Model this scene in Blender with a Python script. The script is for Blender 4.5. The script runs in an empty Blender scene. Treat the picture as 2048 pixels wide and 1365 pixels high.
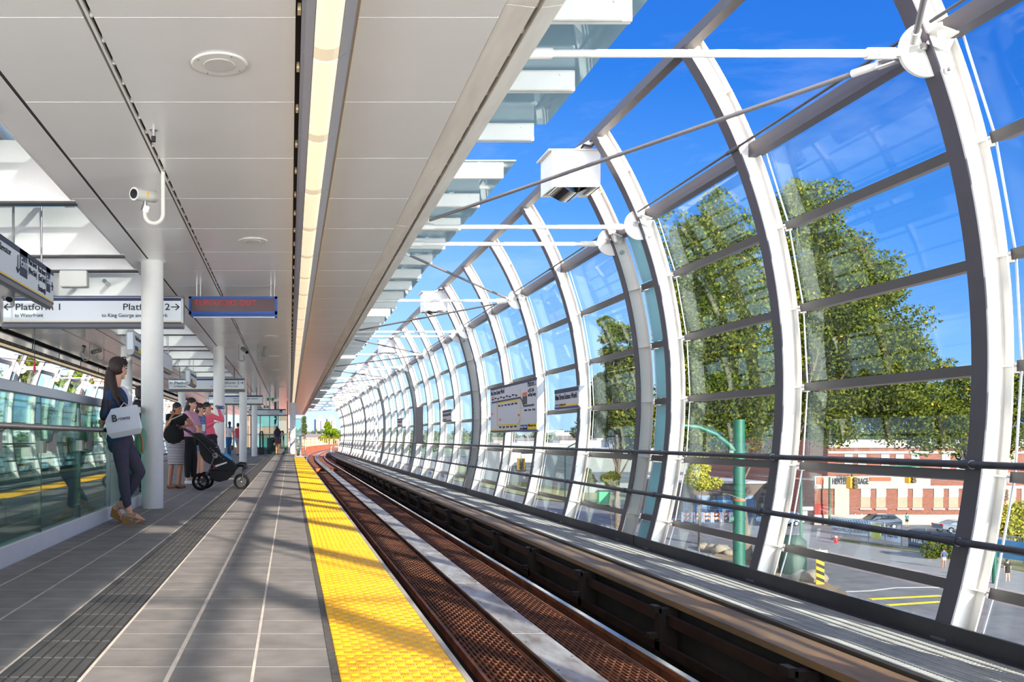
import bpy, math, random
import numpy as np
from mathutils import Vector, Matrix, Euler
random.seed(7); rng = np.random.default_rng(11)
PI = math.pi
C = bpy.context.scene.collection
SC = bpy.context.scene
# ---------------------------------------------------------------- camera, world, sun, exposure
H = 0.9; F = 1800.0; VX, VY = 580.0, 877.0
cam_d = bpy.data.cameras.new('camera'); cam = bpy.data.objects.new('camera', cam_d); C.objects.link(cam)
cam.location = (0, 0, H); cam.rotation_euler = (PI/2, 0, 0)
cam_d.sensor_width = 36; cam_d.lens = F*36/2048
cam_d.shift_x = (1024-VX)/2048; cam_d.shift_y = (VY-682.5)/2048
cam_d.clip_start = 0.05; cam_d.clip_end = 6000
SC.camera = cam
SC.view_settings.view_transform = 'Standard'; SC.view_settings.look = 'None'
SC.view_settings.exposure = 0.95; SC.view_settings.gamma = 1; SC.view_settings.use_curve_mapping = False
SC.cycles.max_bounces = 7; SC.cycles.diffuse_bounces = 4; SC.cycles.glossy_bounces = 4
SC.cycles.transparent_max_bounces = 32; SC.cycles.transmission_bounces = 4
SC.cycles.sample_clamp_indirect = 6; SC.cycles.caustics_reflective = False; SC.cycles.caustics_refractive = False

def lin(c):
    r = []
    for v in c[:3]:
        v = v/255.0
        r.append(v/12.92 if v <= .04045 else ((v+.055)/1.055)**2.4)
    return (*r, 1.0)

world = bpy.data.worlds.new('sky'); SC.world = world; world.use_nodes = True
nt = world.node_tree; nt.nodes.clear()
def N(t, typ, **kw):
    n = t.nodes.new(typ)
    for k, v in kw.items():
        setattr(n, k, v)
    return n
wo = N(nt, 'ShaderNodeOutputWorld'); bg = N(nt, 'ShaderNodeBackground')
tc = N(nt, 'ShaderNodeTexCoord'); sep = N(nt, 'ShaderNodeSeparateXYZ')
nt.links.new(tc.outputs['Generated'], sep.inputs[0])
ramp = N(nt, 'ShaderNodeValToRGB')
el = ramp.color_ramp.elements
el[0].position = 0.0; el[0].color = lin((188, 206, 224))
el[1].position = 0.62; el[1].color = lin((24, 78, 166))
for p, c in ((0.04, (168, 194, 220)), (0.16, (124, 168, 214)), (0.30, (68, 126, 196)), (0.43, (36, 98, 180))):
    e = el.new(p); e.color = lin(c)
# the sky deepens to the right of the view (away from the haze over the line)
dx = N(nt, 'ShaderNodeMath', operation='MULTIPLY'); dx.inputs[1].default_value = 0.22
mxs = N(nt, 'ShaderNodeMath', operation='MAXIMUM'); mxs.inputs[1].default_value = 0.0
nt.links.new(sep.outputs['X'], mxs.inputs[0]); nt.links.new(mxs.outputs[0], dx.inputs[0])
ad = N(nt, 'ShaderNodeMath', operation='ADD'); nt.links.new(sep.outputs['Z'], ad.inputs[0]); nt.links.new(dx.outputs[0], ad.inputs[1])
nt.links.new(ad.outputs[0], ramp.inputs[0])
mp = N(nt, 'ShaderNodeMapping'); mp.inputs['Scale'].default_value = (1.2, 1.2, 4.5); mp.inputs['Rotation'].default_value = (.15, .3, .2)
cn = N(nt, 'ShaderNodeTexNoise'); cn.inputs['Scale'].default_value = 1.6; cn.inputs['Detail'].default_value = 7; cn.inputs['Roughness'].default_value = .62
cn.inputs['Distortion'].default_value = .5
cr = N(nt, 'ShaderNodeValToRGB'); cr.color_ramp.elements[0].position = .50; cr.color_ramp.elements[1].position = .80
cr.color_ramp.elements[1].color = (.20, .20, .20, 1)
mixc = N(nt, 'ShaderNodeMixRGB'); mixc.inputs['Color2'].default_value = (.92, .95, 1.0, 1)
nt.links.new(tc.outputs['Generated'], mp.inputs[0]); nt.links.new(mp.outputs[0], cn.inputs['Vector']); nt.links.new(cn.outputs[0], cr.inputs[0])
nt.links.new(cr.outputs[0], mixc.inputs[0]); nt.links.new(ramp.outputs[0], mixc.inputs['Color1'])
# added fill glow behind the viewpoint, strongest below the horizon; white haze at left
def mth(op, a, b):
    n = N(nt, 'ShaderNodeMath', operation=op)
    for i, v in enumerate((a, b)):
        if isinstance(v, (int, float)): n.inputs[i].default_value = v
        else: nt.links.new(v, n.inputs[i])
    return n.outputs[0]
gback = mth('MULTIPLY', mth('MAXIMUM', mth('MULTIPLY', sep.outputs['Y'], -1.0), 0.0), mth('ADD', 0.7, mth('MULTIPLY', mth('MAXIMUM', mth('MULTIPLY', sep.outputs['Z'], -1.0), 0.0), 36.0)))  # unseen glow added to brighten the ceiling from behind and below
gleft = mth('MULTIPLY', mth('MAXIMUM', mth('SUBTRACT', mth('MULTIPLY', sep.outputs['X'], -1.0), 0.18), 0.0), 1.5)
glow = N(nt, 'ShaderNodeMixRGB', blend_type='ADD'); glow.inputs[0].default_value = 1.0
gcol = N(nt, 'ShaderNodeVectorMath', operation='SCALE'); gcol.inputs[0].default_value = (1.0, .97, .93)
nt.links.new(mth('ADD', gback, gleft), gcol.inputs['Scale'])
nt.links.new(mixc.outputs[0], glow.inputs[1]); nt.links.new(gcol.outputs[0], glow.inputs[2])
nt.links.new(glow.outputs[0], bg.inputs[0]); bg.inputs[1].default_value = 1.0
nt.links.new(bg.outputs[0], wo.inputs[0])

sd = bpy.data.lights.new('sun', 'SUN'); sun = bpy.data.objects.new('sun', sd); C.objects.link(sun)
SUNV = Vector((0.9, -2.8, 1.0)).normalized()
sun.rotation_euler = SUNV.to_track_quat('Z', 'Y').to_euler(); sun.location = (20, -60, 25)
sd.energy = 6.6; sd.angle = math.radians(0.55); sd.color = (1.0, .90, .76)

# ---------------------------------------------------------------- materials
MATS = {}
def M(name, col, rough=.5, metal=0.0, var=0.0, vs=3.0, col2=None, bump=0.0, bs=40.0, spec=.5, emit=0.0, ecol=None, coat=0.0, trans=0.0, stretch=None):
    if name in MATS: return MATS[name]
    m = bpy.data.materials.new(name); m.use_nodes = True; t = m.node_tree
    b = t.nodes['Principled BSDF']
    c = lin(col)
    b.inputs['Base Color'].default_value = c; b.inputs['Roughness'].default_value = rough
    b.inputs['Metallic'].default_value = metal; b.inputs['Specular IOR Level'].default_value = spec
    if coat: b.inputs['Coat Weight'].default_value = coat; b.inputs['Coat Roughness'].default_value = .15
    g = None
    def coords():
        g = N(t, 'ShaderNodeTexCoord')
        if stretch:
            mpn = N(t, 'ShaderNodeMapping'); mpn.inputs['Scale'].default_value = stretch
            t.links.new(g.outputs['Object'], mpn.inputs[0]); return mpn.outputs[0]
        return g.outputs['Object']
    if var or col2:
        n = N(t, 'ShaderNodeTexNoise'); n.inputs['Scale'].default_value = vs; n.inputs['Detail'].default_value = 6; n.inputs['Roughness'].default_value = .6
        t.links.new(coords(), n.inputs['Vector'])
        r = N(t, 'ShaderNodeValToRGB')
        r.color_ramp.elements[0].position = .34; r.color_ramp.elements[1].position = .66
        if col2: r.color_ramp.elements[0].color = c; r.color_ramp.elements[1].color = lin(col2)
        else:
            r.color_ramp.elements[0].color = tuple(v*(1-var) for v in c[:3])+(1,)
            r.color_ramp.elements[1].color = tuple(min(1, v*(1+var)) for v in c[:3])+(1,)
        t.links.new(n.outputs[0], r.inputs[0]); t.links.new(r.outputs[0], b.inputs['Base Color'])
    if bump:
        n2 = N(t, 'ShaderNodeTexNoise'); n2.inputs['Scale'].default_value = bs; n2.inputs['Detail'].default_value = 4
        t.links.new(coords(), n2.inputs['Vector'])
        bp = N(t, 'ShaderNodeBump'); bp.inputs['Strength'].default_value = bump; bp.inputs['Distance'].default_value = .01
        t.links.new(n2.outputs[0], bp.inputs['Height']); t.links.new(bp.outputs[0], b.inputs['Normal'])
    if emit:
        b.inputs['Emission Color'].default_value = lin(ecol or col); b.inputs['Emission Strength'].default_value = emit
    MATS[name] = m
    return m
def glass(name, tint, refl=.08, diff=0.0, dcol=(200, 220, 225), fres=1.45, wave=0.0, kf=.75):
    """thin architectural glass: clear pane with a mirror part growing at grazing angles, optional frit"""
    if name in MATS: return MATS[name]
    m = bpy.data.materials.new(name); m.use_nodes = True; t = m.node_tree; t.nodes.clear()
    o = N(t, 'ShaderNodeOutputMaterial'); tr = N(t, 'ShaderNodeBsdfTransparent'); tr.inputs[0].default_value = lin(tint)
    gl = N(t, 'ShaderNodeBsdfGlossy'); gl.inputs['Roughness'].default_value = .015; gl.inputs['Color'].default_value = (.95, 1, .98, 1)
    fr = N(t, 'ShaderNodeFresnel'); fr.inputs['IOR'].default_value = fres
    if wave:
        g = N(t, 'ShaderNodeTexCoord'); n = N(t, 'ShaderNodeTexNoise'); n.inputs['Scale'].default_value = 1.3; n.inputs['Detail'].default_value = 1
        t.links.new(g.outputs['Object'], n.inputs['Vector'])
        bp = N(t, 'ShaderNodeBump'); bp.inputs['Strength'].default_value = wave; bp.inputs['Distance'].default_value = .05
        t.links.new(n.outputs[0], bp.inputs['Height']); t.links.new(bp.outputs[0], gl.inputs['Normal'])
    ad = N(t, 'ShaderNodeMath', operation='MULTIPLY_ADD'); ad.inputs[1].default_value = kf; ad.inputs[2].default_value = refl*.25
    t.links.new(fr.outputs[0], ad.inputs[0])
    mx = N(t, 'ShaderNodeMixShader'); t.links.new(ad.outputs[0], mx.inputs[0])
    if diff:
        d = N(t, 'ShaderNodeBsdfDiffuse'); d.inputs[0].default_value = lin(dcol)
        tl = N(t, 'ShaderNodeBsdfTranslucent'); tl.inputs[0].default_value = lin(dcol)
        m1 = N(t, 'ShaderNodeMixShader'); m1.inputs[0].default_value = .5
        t.links.new(d.outputs[0], m1.inputs[1]); t.links.new(tl.outputs[0], m1.inputs[2])
        m2 = N(t, 'ShaderNodeMixShader'); m2.inputs[0].default_value = diff
        t.links.new(tr.outputs[0], m2.inputs[1]); t.links.new(m1.outputs[0], m2.inputs[2])
        t.links.new(m2.outputs[0], mx.inputs[1])
    else: t.links.new(tr.outputs[0], mx.inputs[1])
    t.links.new(gl.outputs[0], mx.inputs[2]); t.links.new(mx.outputs[0], o.inputs[0])
    MATS[name] = m
    return m

# ---------------------------------------------------------------- mesh helpers
BASE = {}
AX = -5.86          # mirror: x -> AX - x (the island platform's centre line is at x = -2.93)
class MB:
    def __init__(s): s.v = []; s.f = []; s.m = []; s.sm = []
    def add(s, vs, fs, m=0, sm=False):
        b = len(s.v); s.v += [tuple(v) for v in vs]
        for f in fs: s.f.append([i+b for i in f]); s.m.append(m); s.sm.append(sm)
        return s
    def box(s, x0, x1, y0, y1, z0, z1, m=0):
        return s.add([(x0,y0,z0),(x1,y0,z0),(x1,y1,z0),(x0,y1,z0),(x0,y0,z1),(x1,y0,z1),(x1,y1,z1),(x0,y1,z1)],
              [(0,3,2,1),(4,5,6,7),(0,1,5,4),(1,2,6,5),(2,3,7,6),(3,0,4,7)], m)
    def bbox(s, x0, x1, y0, y1, z0, z1, b=.01, m=0):
        """box with chamfered edges"""
        bm_v = []; 
        for z, i in ((z0, b), (z0+b, 0), (z1-b, 0), (z1, b)):
            X0, X1, Y0, Y1 = x0+i, x1-i, y0+i, y1-i
            c = b*.7
            bm_v.append([(X0+c,Y0,z),(X1-c,Y0,z),(X1,Y0+c,z),(X1,Y1-c,z),(X1-c,Y1,z),(X0+c,Y1,z),(X0,Y1-c,z),(X0,Y0+c,z)])
        vs = sum(bm_v, []); fs = [tuple(range(7,-1,-1)), tuple(range(24,32))]
        for l in range(3):
            for k in range(8): fs.append((l*8+k, l*8+(k+1)%8, l*8+8+(k+1)%8, l*8+8+k))
        return s.add(vs, fs, m)
    def obox(s, c, size, R=None, m=0):
        R = R or Matrix.Identity(3); c = Vector(c); h = [d/2 for d in size]
        vs = [c + R @ Vector((sx*h[0], sy*h[1], sz*h[2])) for sz in (-1,1) for sx, sy in ((-1,-1),(1,-1),(1,1),(-1,1))]
        return s.add(vs, [(0,3,2,1),(4,5,6,7),(0,1,5,4),(1,2,6,5),(2,3,7,6),(3,0,4,7)], m)
    def bar(s, p0, p1, w, h, m=0, up=(0,0,1)):
        p0, p1 = Vector(p0), Vector(p1); d = p1-p0; L = d.length; d.normalize(); u = Vector(up)
        a = u.cross(d)
        if a.length < 1e-4: a = Vector((1,0,0))
        a.normalize(); b = d.cross(a)
        return s.obox((p0+p1)/2, (w, h, L), Matrix((a, b, d)).transposed(), m)
    def tube(s, pts, r, n=12, m=0, cap=True, sq=None):
        """swept round tube; r number or list; sq = (side scale, up scale)"""
        pts = [Vector(p) for p in pts]; k = len(pts); rs = r if isinstance(r, (list, tuple)) else [r]*k
        t0 = (pts[1]-pts[0]).normalized(); up = Vector((0,0,1)) if abs(t0.z) < .9 else Vector((0,1,0))
        a = up.cross(t0).normalized(); vs = []
        for i in range(k):
            t = (pts[min(i+1,k-1)]-pts[max(i-1,0)]).normalized()
            a = (a - t*a.dot(t)).normalized(); b = t.cross(a)
            for j in range(n):
                th = 2*PI*j/n; vs.append(pts[i] + (a*math.cos(th)*(sq[0] if sq else 1) + b*math.sin(th)*(sq[1] if sq else 1))*rs[i])
        fs = [(i*n+j, i*n+(j+1)%n, (i+1)*n+(j+1)%n, (i+1)*n+j) for i in range(k-1) for j in range(n)]
        s.add(vs, fs, m, True)
        if cap: s.add(vs[:n], [tuple(range(n-1,-1,-1))], m); s.add(vs[-n:], [tuple(range(n))], m)
        return s
    def cyl(s, p0, p1, r, n=20, m=0): return s.tube([p0, p1], r, n, m)
    def ell(s, c, r, R=None, n=16, k=10, m=0):
        R = R or Matrix.Identity(3); c = Vector(c); vs = [c + R @ Vector((0,0,r[2]))]
        for i in range(1, k):
            ph = PI*i/k
            for j in range(n):
                th = 2*PI*j/n; vs.append(c + R @ Vector((r[0]*math.sin(ph)*math.cos(th), r[1]*math.sin(ph)*math.sin(th), r[2]*math.cos(ph))))
        vs.append(c - R @ Vector((0,0,r[2])))
        fs = [(0, 1+j, 1+(j+1)%n) for j in range(n)]
        for i in range(k-2):
            for j in range(n): fs.append((1+i*n+j, 1+(i+1)*n+j, 1+(i+1)*n+(j+1)%n, 1+i*n+(j+1)%n))
        L = len(vs)-1; fs += [(L, 1+(k-2)*n+(j+1)%n, 1+(k-2)*n+j) for j in range(n)]
        return s.add(vs, fs, m, True)
    def prism(s, prof, axis, a0, a1, m=0, sm=False):
        """closed profile extruded along an axis; profile coords are the two other axes in order"""
        def put(p, a):
            return (a, p[0], p[1]) if axis == 0 else ((p[0], a, p[1]) if axis == 1 else (p[0], p[1], a))
        n = len(prof); vs = [put(p, a0) for p in prof] + [put(p, a1) for p in prof]
        fs = [(i, (i+1)%n, n+(i+1)%n, n+i) for i in range(n)]
        s.add(vs, fs, m, sm); s.add(vs, [tuple(range(n-1,-1,-1)), tuple(range(n, 2*n))], m); return s
    def sweep(s, prof, path, m=0, sm=False):
        """closed (dx,z) profile carried along a ground path of (x,y), staying upright"""
        n = len(prof); vs = []; k = len(path)
        for i, p in enumerate(path):
            q0, q1 = path[max(i-1,0)], path[min(i+1,k-1)]
            t = Vector((q1[0]-q0[0], q1[1]-q0[1])).normalized(); nx, ny = t.y, -t.x
            for d, z in prof: vs.append((p[0]+nx*d, p[1]+ny*d, z))
        fs = [(i*n+j, i*n+(j+1)%n, (i+1)*n+(j+1)%n, (i+1)*n+j) for i in range(k-1) for j in range(n)]
        fs += [tuple(range(n-1,-1,-1)), tuple((k-1)*n+j for j in range(n))]
        return s.add(vs, fs, m, sm)
    def mirror(s):
        s.v = [(AX-x, y, z) for x, y, z in s.v]; s.f = [f[::-1] for f in s.f]; return s
    def build(s, name, mats, parent=None, fixn=True, origin=None):
        me = bpy.data.meshes.new(name); mats = mats if isinstance(mats, (list, tuple)) else [mats]
        for mm in mats: me.materials.append(mm)
        if parent is not None: b = BASE[parent.name]
        elif origin is not None: b = Vector(origin)
        else:
            a = np.array(s.v); lo, hi = a.min(0), a.max(0); b = Vector(((lo[0]+hi[0])/2, (lo[1]+hi[1])/2, lo[2]))
        me.from_pydata([(v[0]-b.x, v[1]-b.y, v[2]-b.z) for v in s.v], [], s.f)
        me.polygons.foreach_set('material_index', s.m); me.polygons.foreach_set('use_smooth', s.sm)
        me.update()
        o = bpy.data.objects.new(name, me); C.objects.link(o)
        if parent is not None: o.parent = parent
        else: o.location = b
        BASE[o.name] = b.copy()
        if fixn:
            import bmesh
            bm = bmesh.new(); bm.from_mesh(me); bmesh.ops.recalc_face_normals(bm, faces=bm.faces); bm.to_mesh(me); bm.free()
        return o
def tag(o, label=None, cat=None, group=None, kind=None):
    if label: o['label'] = label
    if cat: o['category'] = cat
    if group: o['group'] = group
    if kind: o['kind'] = kind
    return o
def thing(name, loc, label, cat, group=None):
    o = bpy.data.objects.new(name, None); C.objects.link(o); o.location = loc; o.empty_display_size = .1
    BASE[o.name] = Vector(loc); return tag(o, label, cat, group)
def kids(o): return [c for c in bpy.data.objects if c.parent == o]
def dup(o, loc=None, rz=None, label=None, cat=None, group=None, _k=None):
    c = o.copy(); C.objects.link(c)
    if loc is not None: c.location = loc
    if rz is not None: c.rotation_euler = (0, 0, rz)
    for k, v in (('label', label), ('category', cat), ('group', group)):
        if v: c[k] = v
    for ch, sub in _k:
        d = ch.copy(); C.objects.link(d); d.parent = c
        for g in sub:
            e = g.copy(); C.objects.link(e); e.parent = d
    return c
def tree_of(o): return [(c, kids(c)) for c in kids(o)]
def struct(o): o['kind'] = 'structure'; return o

def text(s, size, loc, face, mat, parent, width=None, align='LEFT', depth=.002, bold=0.0, name='lettering', label=None, shear=0.0):
    """lettering as a mesh; face: '-y' faces the camera, '+x', '-x'"""
    cu = bpy.data.curves.new('t', 'FONT'); cu.body = s; cu.size = size; cu.align_x = align; cu.extrude = depth; cu.offset = bold; cu.resolution_u = 3; cu.shear = shear
    o = bpy.data.objects.new('t', cu); C.objects.link(o)
    dg = bpy.context.evaluated_depsgraph_get(); me = bpy.data.meshes.new_from_object(o.evaluated_get(dg))
    bpy.data.objects.remove(o)
    if width:
        xs = [v.co.x for v in me.vertices]; k = width/(max(xs)-min(xs))
        for v in me.vertices: v.co.x *= k
    rz = {'-y': 0, '+x': PI/2, '-x': -PI/2}[face] if isinstance(face, str) else face
    R = Matrix.Rotation(rz, 4, 'Z') @ Matrix.Rotation(PI/2, 4, 'X')
    me.transform(Matrix.Translation(Vector(loc) - BASE[parent.name]) @ R)
    me.materials.clear(); me.materials.append(mat); me.name = name
    ob = bpy.data.objects.new(name, me); C.objects.link(ob); ob.parent = parent; BASE[ob.name] = BASE[parent.name]
    return ob
def W(px, py, Y): return Vector(((px-VX)*Y/F, Y, H-(py-VY)*Y/F))   # reads positions off the photo at a known distance

# common materials
white = M('white_painted_steel', (226, 223, 218), .42, var=.05, vs=2)
alu = M('white_ceiling_panel', (240, 237, 234), .26, var=.02, vs=1.2, spec=.7, coat=.3)
steel = M('brushed_stainless_steel', (176, 174, 172), .28, 1.0, var=.08, vs=6)
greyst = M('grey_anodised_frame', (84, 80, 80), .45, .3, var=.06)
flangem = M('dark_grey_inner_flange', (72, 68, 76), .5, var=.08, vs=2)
darkst = M('dark_galvanised_pipe', (64, 64, 72), .45, .5, var=.25, vs=6)
rust = M('rusted_grating_steel', (150, 92, 60), .7, .1, col2=(88, 54, 40), vs=4, bump=.3)
black = M('black_plastic', (18, 18, 20), .45)
blackf = M('black_fabric', (22, 21, 23), .9)
navy = M('navy_sign_band', (28, 42, 78), .5)
blue = M('blue_sign_stripe', (20, 52, 140), .5)
yel = M('yellow_sign_stripe', (240, 200, 30), .5)
signw = M('white_sign_face', (222, 226, 232), .45)
signf = M('grey_sign_frame', (150, 152, 156), .35, .6)
inkm = M('dark_sign_ink', (24, 28, 46), .5)
gclear = glass('clear_wall_glass', (240, 247, 250), .03, fres=1.18, kf=.10)
gguard = glass('greenish_guard_glass', (196, 226, 220), .16, fres=1.55)
gfrost = glass('frosted_teal_glass', (150, 200, 208), .1, diff=.72, dcol=(168, 212, 220))
gcanopy = glass('dusty_canopy_glass', (158, 192, 200), .1, diff=.62, dcol=(190, 212, 216))
gsky = glass('skylight_glass', (225, 236, 240), .08)
# ---------------------------------------------------------------- platform floors
def brickmat(name, c1, c2, cm, bw, rh, ms, off=0.0, loc=(0,0,0), rough=.6, bump=.25):
    m = bpy.data.materials.new(name); m.use_nodes = True; t = m.node_tree; b = t.nodes['Principled BSDF']
    g = N(t, 'ShaderNodeNewGeometry'); mpn = N(t, 'ShaderNodeMapping'); mpn.inputs['Location'].default_value = loc
    t.links.new(g.outputs['Position'], mpn.inputs[0])
    br = N(t, 'ShaderNodeTexBrick'); br.offset = off; br.inputs['Scale'].default_value = 1; br.inputs['Brick Width'].default_value = bw; br.inputs['Row Height'].default_value = rh
    br.inputs['Mortar Size'].default_value = ms; br.inputs['Mortar Smooth'].default_value = .1
    br.inputs['Color1'].default_value = lin(c1); br.inputs['Color2'].default_value = lin(c2); br.inputs['Mortar'].default_value = lin(cm)
    t.links.new(mpn.outputs[0], br.inputs['Vector'])
    n = N(t, 'ShaderNodeTexNoise'); n.inputs['Scale'].default_value = 6; n.inputs['Detail'].default_value = 7
    t.links.new(g.outputs['Position'], n.inputs['Vector'])
    mxr = N(t, 'ShaderNodeMixRGB', blend_type='OVERLAY'); mxr.inputs[0].default_value = .45
    t.links.new(br.outputs['Color'], mxr.inputs[1]); t.links.new(n.outputs[0], mxr.inputs[2])
    t.links.new(mxr.outputs[0], b.inputs['Base Color']); b.inputs['Roughness'].default_value = rough
    bp = N(t, 'ShaderNodeBump'); bp.inputs['Strength'].default_value = bump; bp.inputs['Distance'].default_value = .004; bp.invert = True
    t.links.new(br.outputs['Fac'], bp.inputs['Height']); t.links.new(bp.outputs[0], b.inputs['Normal'])
    MATS[name] = m; return m
tile = brickmat('grey_concrete_pavers', (132, 127, 124), (119, 115, 112), (190, 182, 174), .324, .300, .0035, loc=(.142+.324*20, .06, 0))
Y0, YE = -8.0, 46.0
fl = MB()
for x0, x1, y0, y1 in ((-1.98, .158, Y0, 12.1), (AX-.158, AX+1.98, Y0, 12.1), (AX-.158, .158, 12.1, 90.0)):
    fl.box(x0, x1, y0, y1, -.3, 0)
fl.box(.158, .186, Y0, YE, -.3, -.001)
fl.box(AX-.186, AX-.158, Y0, YE, -.3, -.001)
struct(fl.build('floor', tile))
jt = MB()
for x in (-.142, -.456, -.780, -1.108, -1.436, -1.765):
    jt.box(x-.006, x+.006, Y0, 90, -.005, .0015)
    jt.box(AX-x-.006, AX-x+.006, Y0, 90, -.005, .0015)
struct(jt.build('trim_1', M('pale_grout_joint', (196, 186, 176), .7, var=.15, vs=8)))
dk = M('dark_grout_band', (92, 88, 84), .8, col2=(64, 62, 60), vs=20)
bd = MB(); bd.box(.158, .186, Y0, YE, 0, .003); bd.box(AX-.186, AX-.158, Y0, YE, 0, .003); struct(bd.build('trim_2', dk))
# dark ribbed guide strip
gm = M('dark_ribbed_guide_tile', (74, 74, 74), .5, col2=(58, 58, 59), vs=9); gm2 = M('guide_tile_groove', (34, 34, 35), .7)
gs = MB()
for mir in (0, 1):
    q = MB()
    y = 0.06 - .3*20
    while y < 60:
        q.box(-1.100, -.788, y+.003, y+.297, 0, .004, 1)
        if y > 1.5:
            for k in range(7): 
                xx = -1.075 + k*.044
                q.box(xx-.018, xx+.016, y+.006, y+.294, .004, .0075)
        y += .3
    if mir: q.mirror()
    gs.add(q.v, q.f); gs.m[-len(q.m):] = q.m
struct(gs.build('trim_3', [gm, gm2]))
# yellow tactile tiles, one object each
ym = M('yellow_tactile_tile', (246, 186, 18), .38, var=.10, vs=9, spec=.5)
def tactile(fine):
    q = MB(); x0, x1, L = .188, .648, .575
    q.bbox(x0, x1, 0, L, 0, .006, .002)
    nc, nr = 12, 12; cw = (x1-x0)/nc; rh = L/nr
    for i in range(nc):
        for j in range(nr):
            cx, cy = x0+(i+.5)*cw, (j+.5)*rh
            if (i+j) % 2 == 0:
                n = 10 if fine else 6; vs = []; 
                for r, z in ((.0175, .006), (.0135, .0098), (.006, .0115)):
                    vs += [(cx+r*math.cos(2*PI*k/n), cy+r*1.15*math.sin(2*PI*k/n), z) for k in range(n)]
                fs = [(l*n+k, l*n+(k+1)%n, l*n+n+(k+1)%n, l*n+n+k) for l in range(2) for k in range(n)] + [tuple(range(2*n, 3*n))]
                q.add(vs, fs, 0, True)
            elif fine:
                for k in range(5): q.box(cx-.015+k*.0068, cx-.0122+k*.0068, cy-.018, cy+.018, .006, .0085)
    return q
t0 = tactile(True).build('tactile_tile', ym, origin=(0, 0, 0)); t1 = tactile(False).build('tactile_tile', ym, origin=(0, 0, 0))
yt = [3.724 - .585*k for k in range(1, 4)][::-1] + [3.724+.585*k for k in range(66)]
firstf = {0: t0, 1: t1}; used = set()
for i, y in enumerate(yt):
    if y+.575 > 42: break
    kf = 0 if y < 9 else 1
    o = firstf[kf] if kf not in used else firstf[kf].copy()
    if kf in used: C.objects.link(o)
    used.add(kf); o.location = (0, y, 0)
    tag(o, 'yellow domed tactile tile in the strip along platform 2 edge', 'tactile tile', 'yellow tactile tiles along the near platform edge')
for i in range(24):
    o = t1.copy(); C.objects.link(o); o.rotation_euler = (0, 0, PI); o.location = (AX, 14+i*.585*2, 0)
    o.scale = (1, 2, 1)
    tag(o, 'yellow tactile tile along the far platform beyond the glass balustrade', 'tactile tile', 'yellow tactile tiles along the far platform edge')
ed = MB(); ed.box(.650, .675, Y0, 42, -.12, .004); ed.box(.45, .66, Y0, 46, -.30, -.002); ed.box(AX-.675, AX-.650, Y0, 70, -.12, .004); ed.box(AX-.66, AX-.186, Y0, 70, -.30, -.002); ed.box(.186, .46, Y0, 46, -.3, -.002)
struct(ed.build('trim_4', M('pale_steel_nosing', (178, 168, 156), .5, .3, var=.15, vs=7)))

# ---------------------------------------------------------------- track
def off(y): return max(0.0, y-60)**2/1200
def path(x, y0, y1, dy=2.5):
    r = []; y = y0
    while y < y1: r.append((x+off(y), y)); y += dy
    r.append((x+off(y1), y1)); return r
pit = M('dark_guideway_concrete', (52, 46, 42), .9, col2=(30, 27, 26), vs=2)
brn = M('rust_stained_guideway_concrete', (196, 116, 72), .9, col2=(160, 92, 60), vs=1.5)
bed = MB()
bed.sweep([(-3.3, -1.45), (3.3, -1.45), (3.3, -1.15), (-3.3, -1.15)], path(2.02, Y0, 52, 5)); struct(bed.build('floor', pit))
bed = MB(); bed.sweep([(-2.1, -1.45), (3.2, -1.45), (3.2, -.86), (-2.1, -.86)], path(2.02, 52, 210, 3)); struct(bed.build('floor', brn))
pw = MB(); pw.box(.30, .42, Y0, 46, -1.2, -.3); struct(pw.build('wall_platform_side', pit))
def rail_prof(): return [(-.03, -.75), (.03, -.75), (.032, -.785), (.01, -.80), (.008, -.88), (.06, -.90), (.06, -.915), (-.06, -.915), (-.06, -.90), (-.008, -.88), (-.01, -.80), (-.032, -.785)]
polish = M('polished_rail_head', (205, 205, 210), .22, 1.0)
for x, lb in ((1.212, 'running rail nearest the yellow platform edge'), (2.74, 'bright polished running rail beside the dark power rail trough')):
    r = MB(); r.sweep(rail_prof()[::-1], path(x, Y0, 200)); o = tag(r.build('running_rail', rust), lb, 'rail')
    h = MB(); h.sweep([(-.028, -.7495), (.028, -.7495), (.024, -.745), (-.024, -.745)], path(x, Y0, 200)); h.build('rail_head', polish, o)['label'] = 'polished silver rail head'
lim = thing('reaction_rail', (2.02, 3, -.86), 'wide grey metal reaction plate running down the middle of the track', 'reaction rail')
lm = M('weathered_aluminium_plate', (196, 192, 188), .5, .15, col2=(132, 118, 106), vs=3.2, bump=.2, bs=9, stretch=(2.2, .7, 1))
y = -3.0
while y < 200:
    L = 2.65 if y < 60 else 8
    r = MB(); r.sweep([(-.145, -.772), (.14, -.772), (.14, -.75), (-.145, -.75)], path(2.02, y+.008, y+L-.008, L/3)); r.build('cover_plate', lm, lim); y += L
r = MB(); r.sweep([(-.12, -.86), (.12, -.86), (.12, -.772), (-.12, -.772)], path(2.02, Y0, 200)); r.build('core_beam', rust, lim)
r = MB()
for k in range(60): r.cyl((1.91, 2+k*.88, -.7515), (1.91, 2+k*.88, -.747), .009, 8); r.cyl((2.13, 2.4+k*.88, -.7515), (2.13, 2.4+k*.88, -.747), .009, 8)
r.build('fixing_bolts', greyst, lim)
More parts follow.
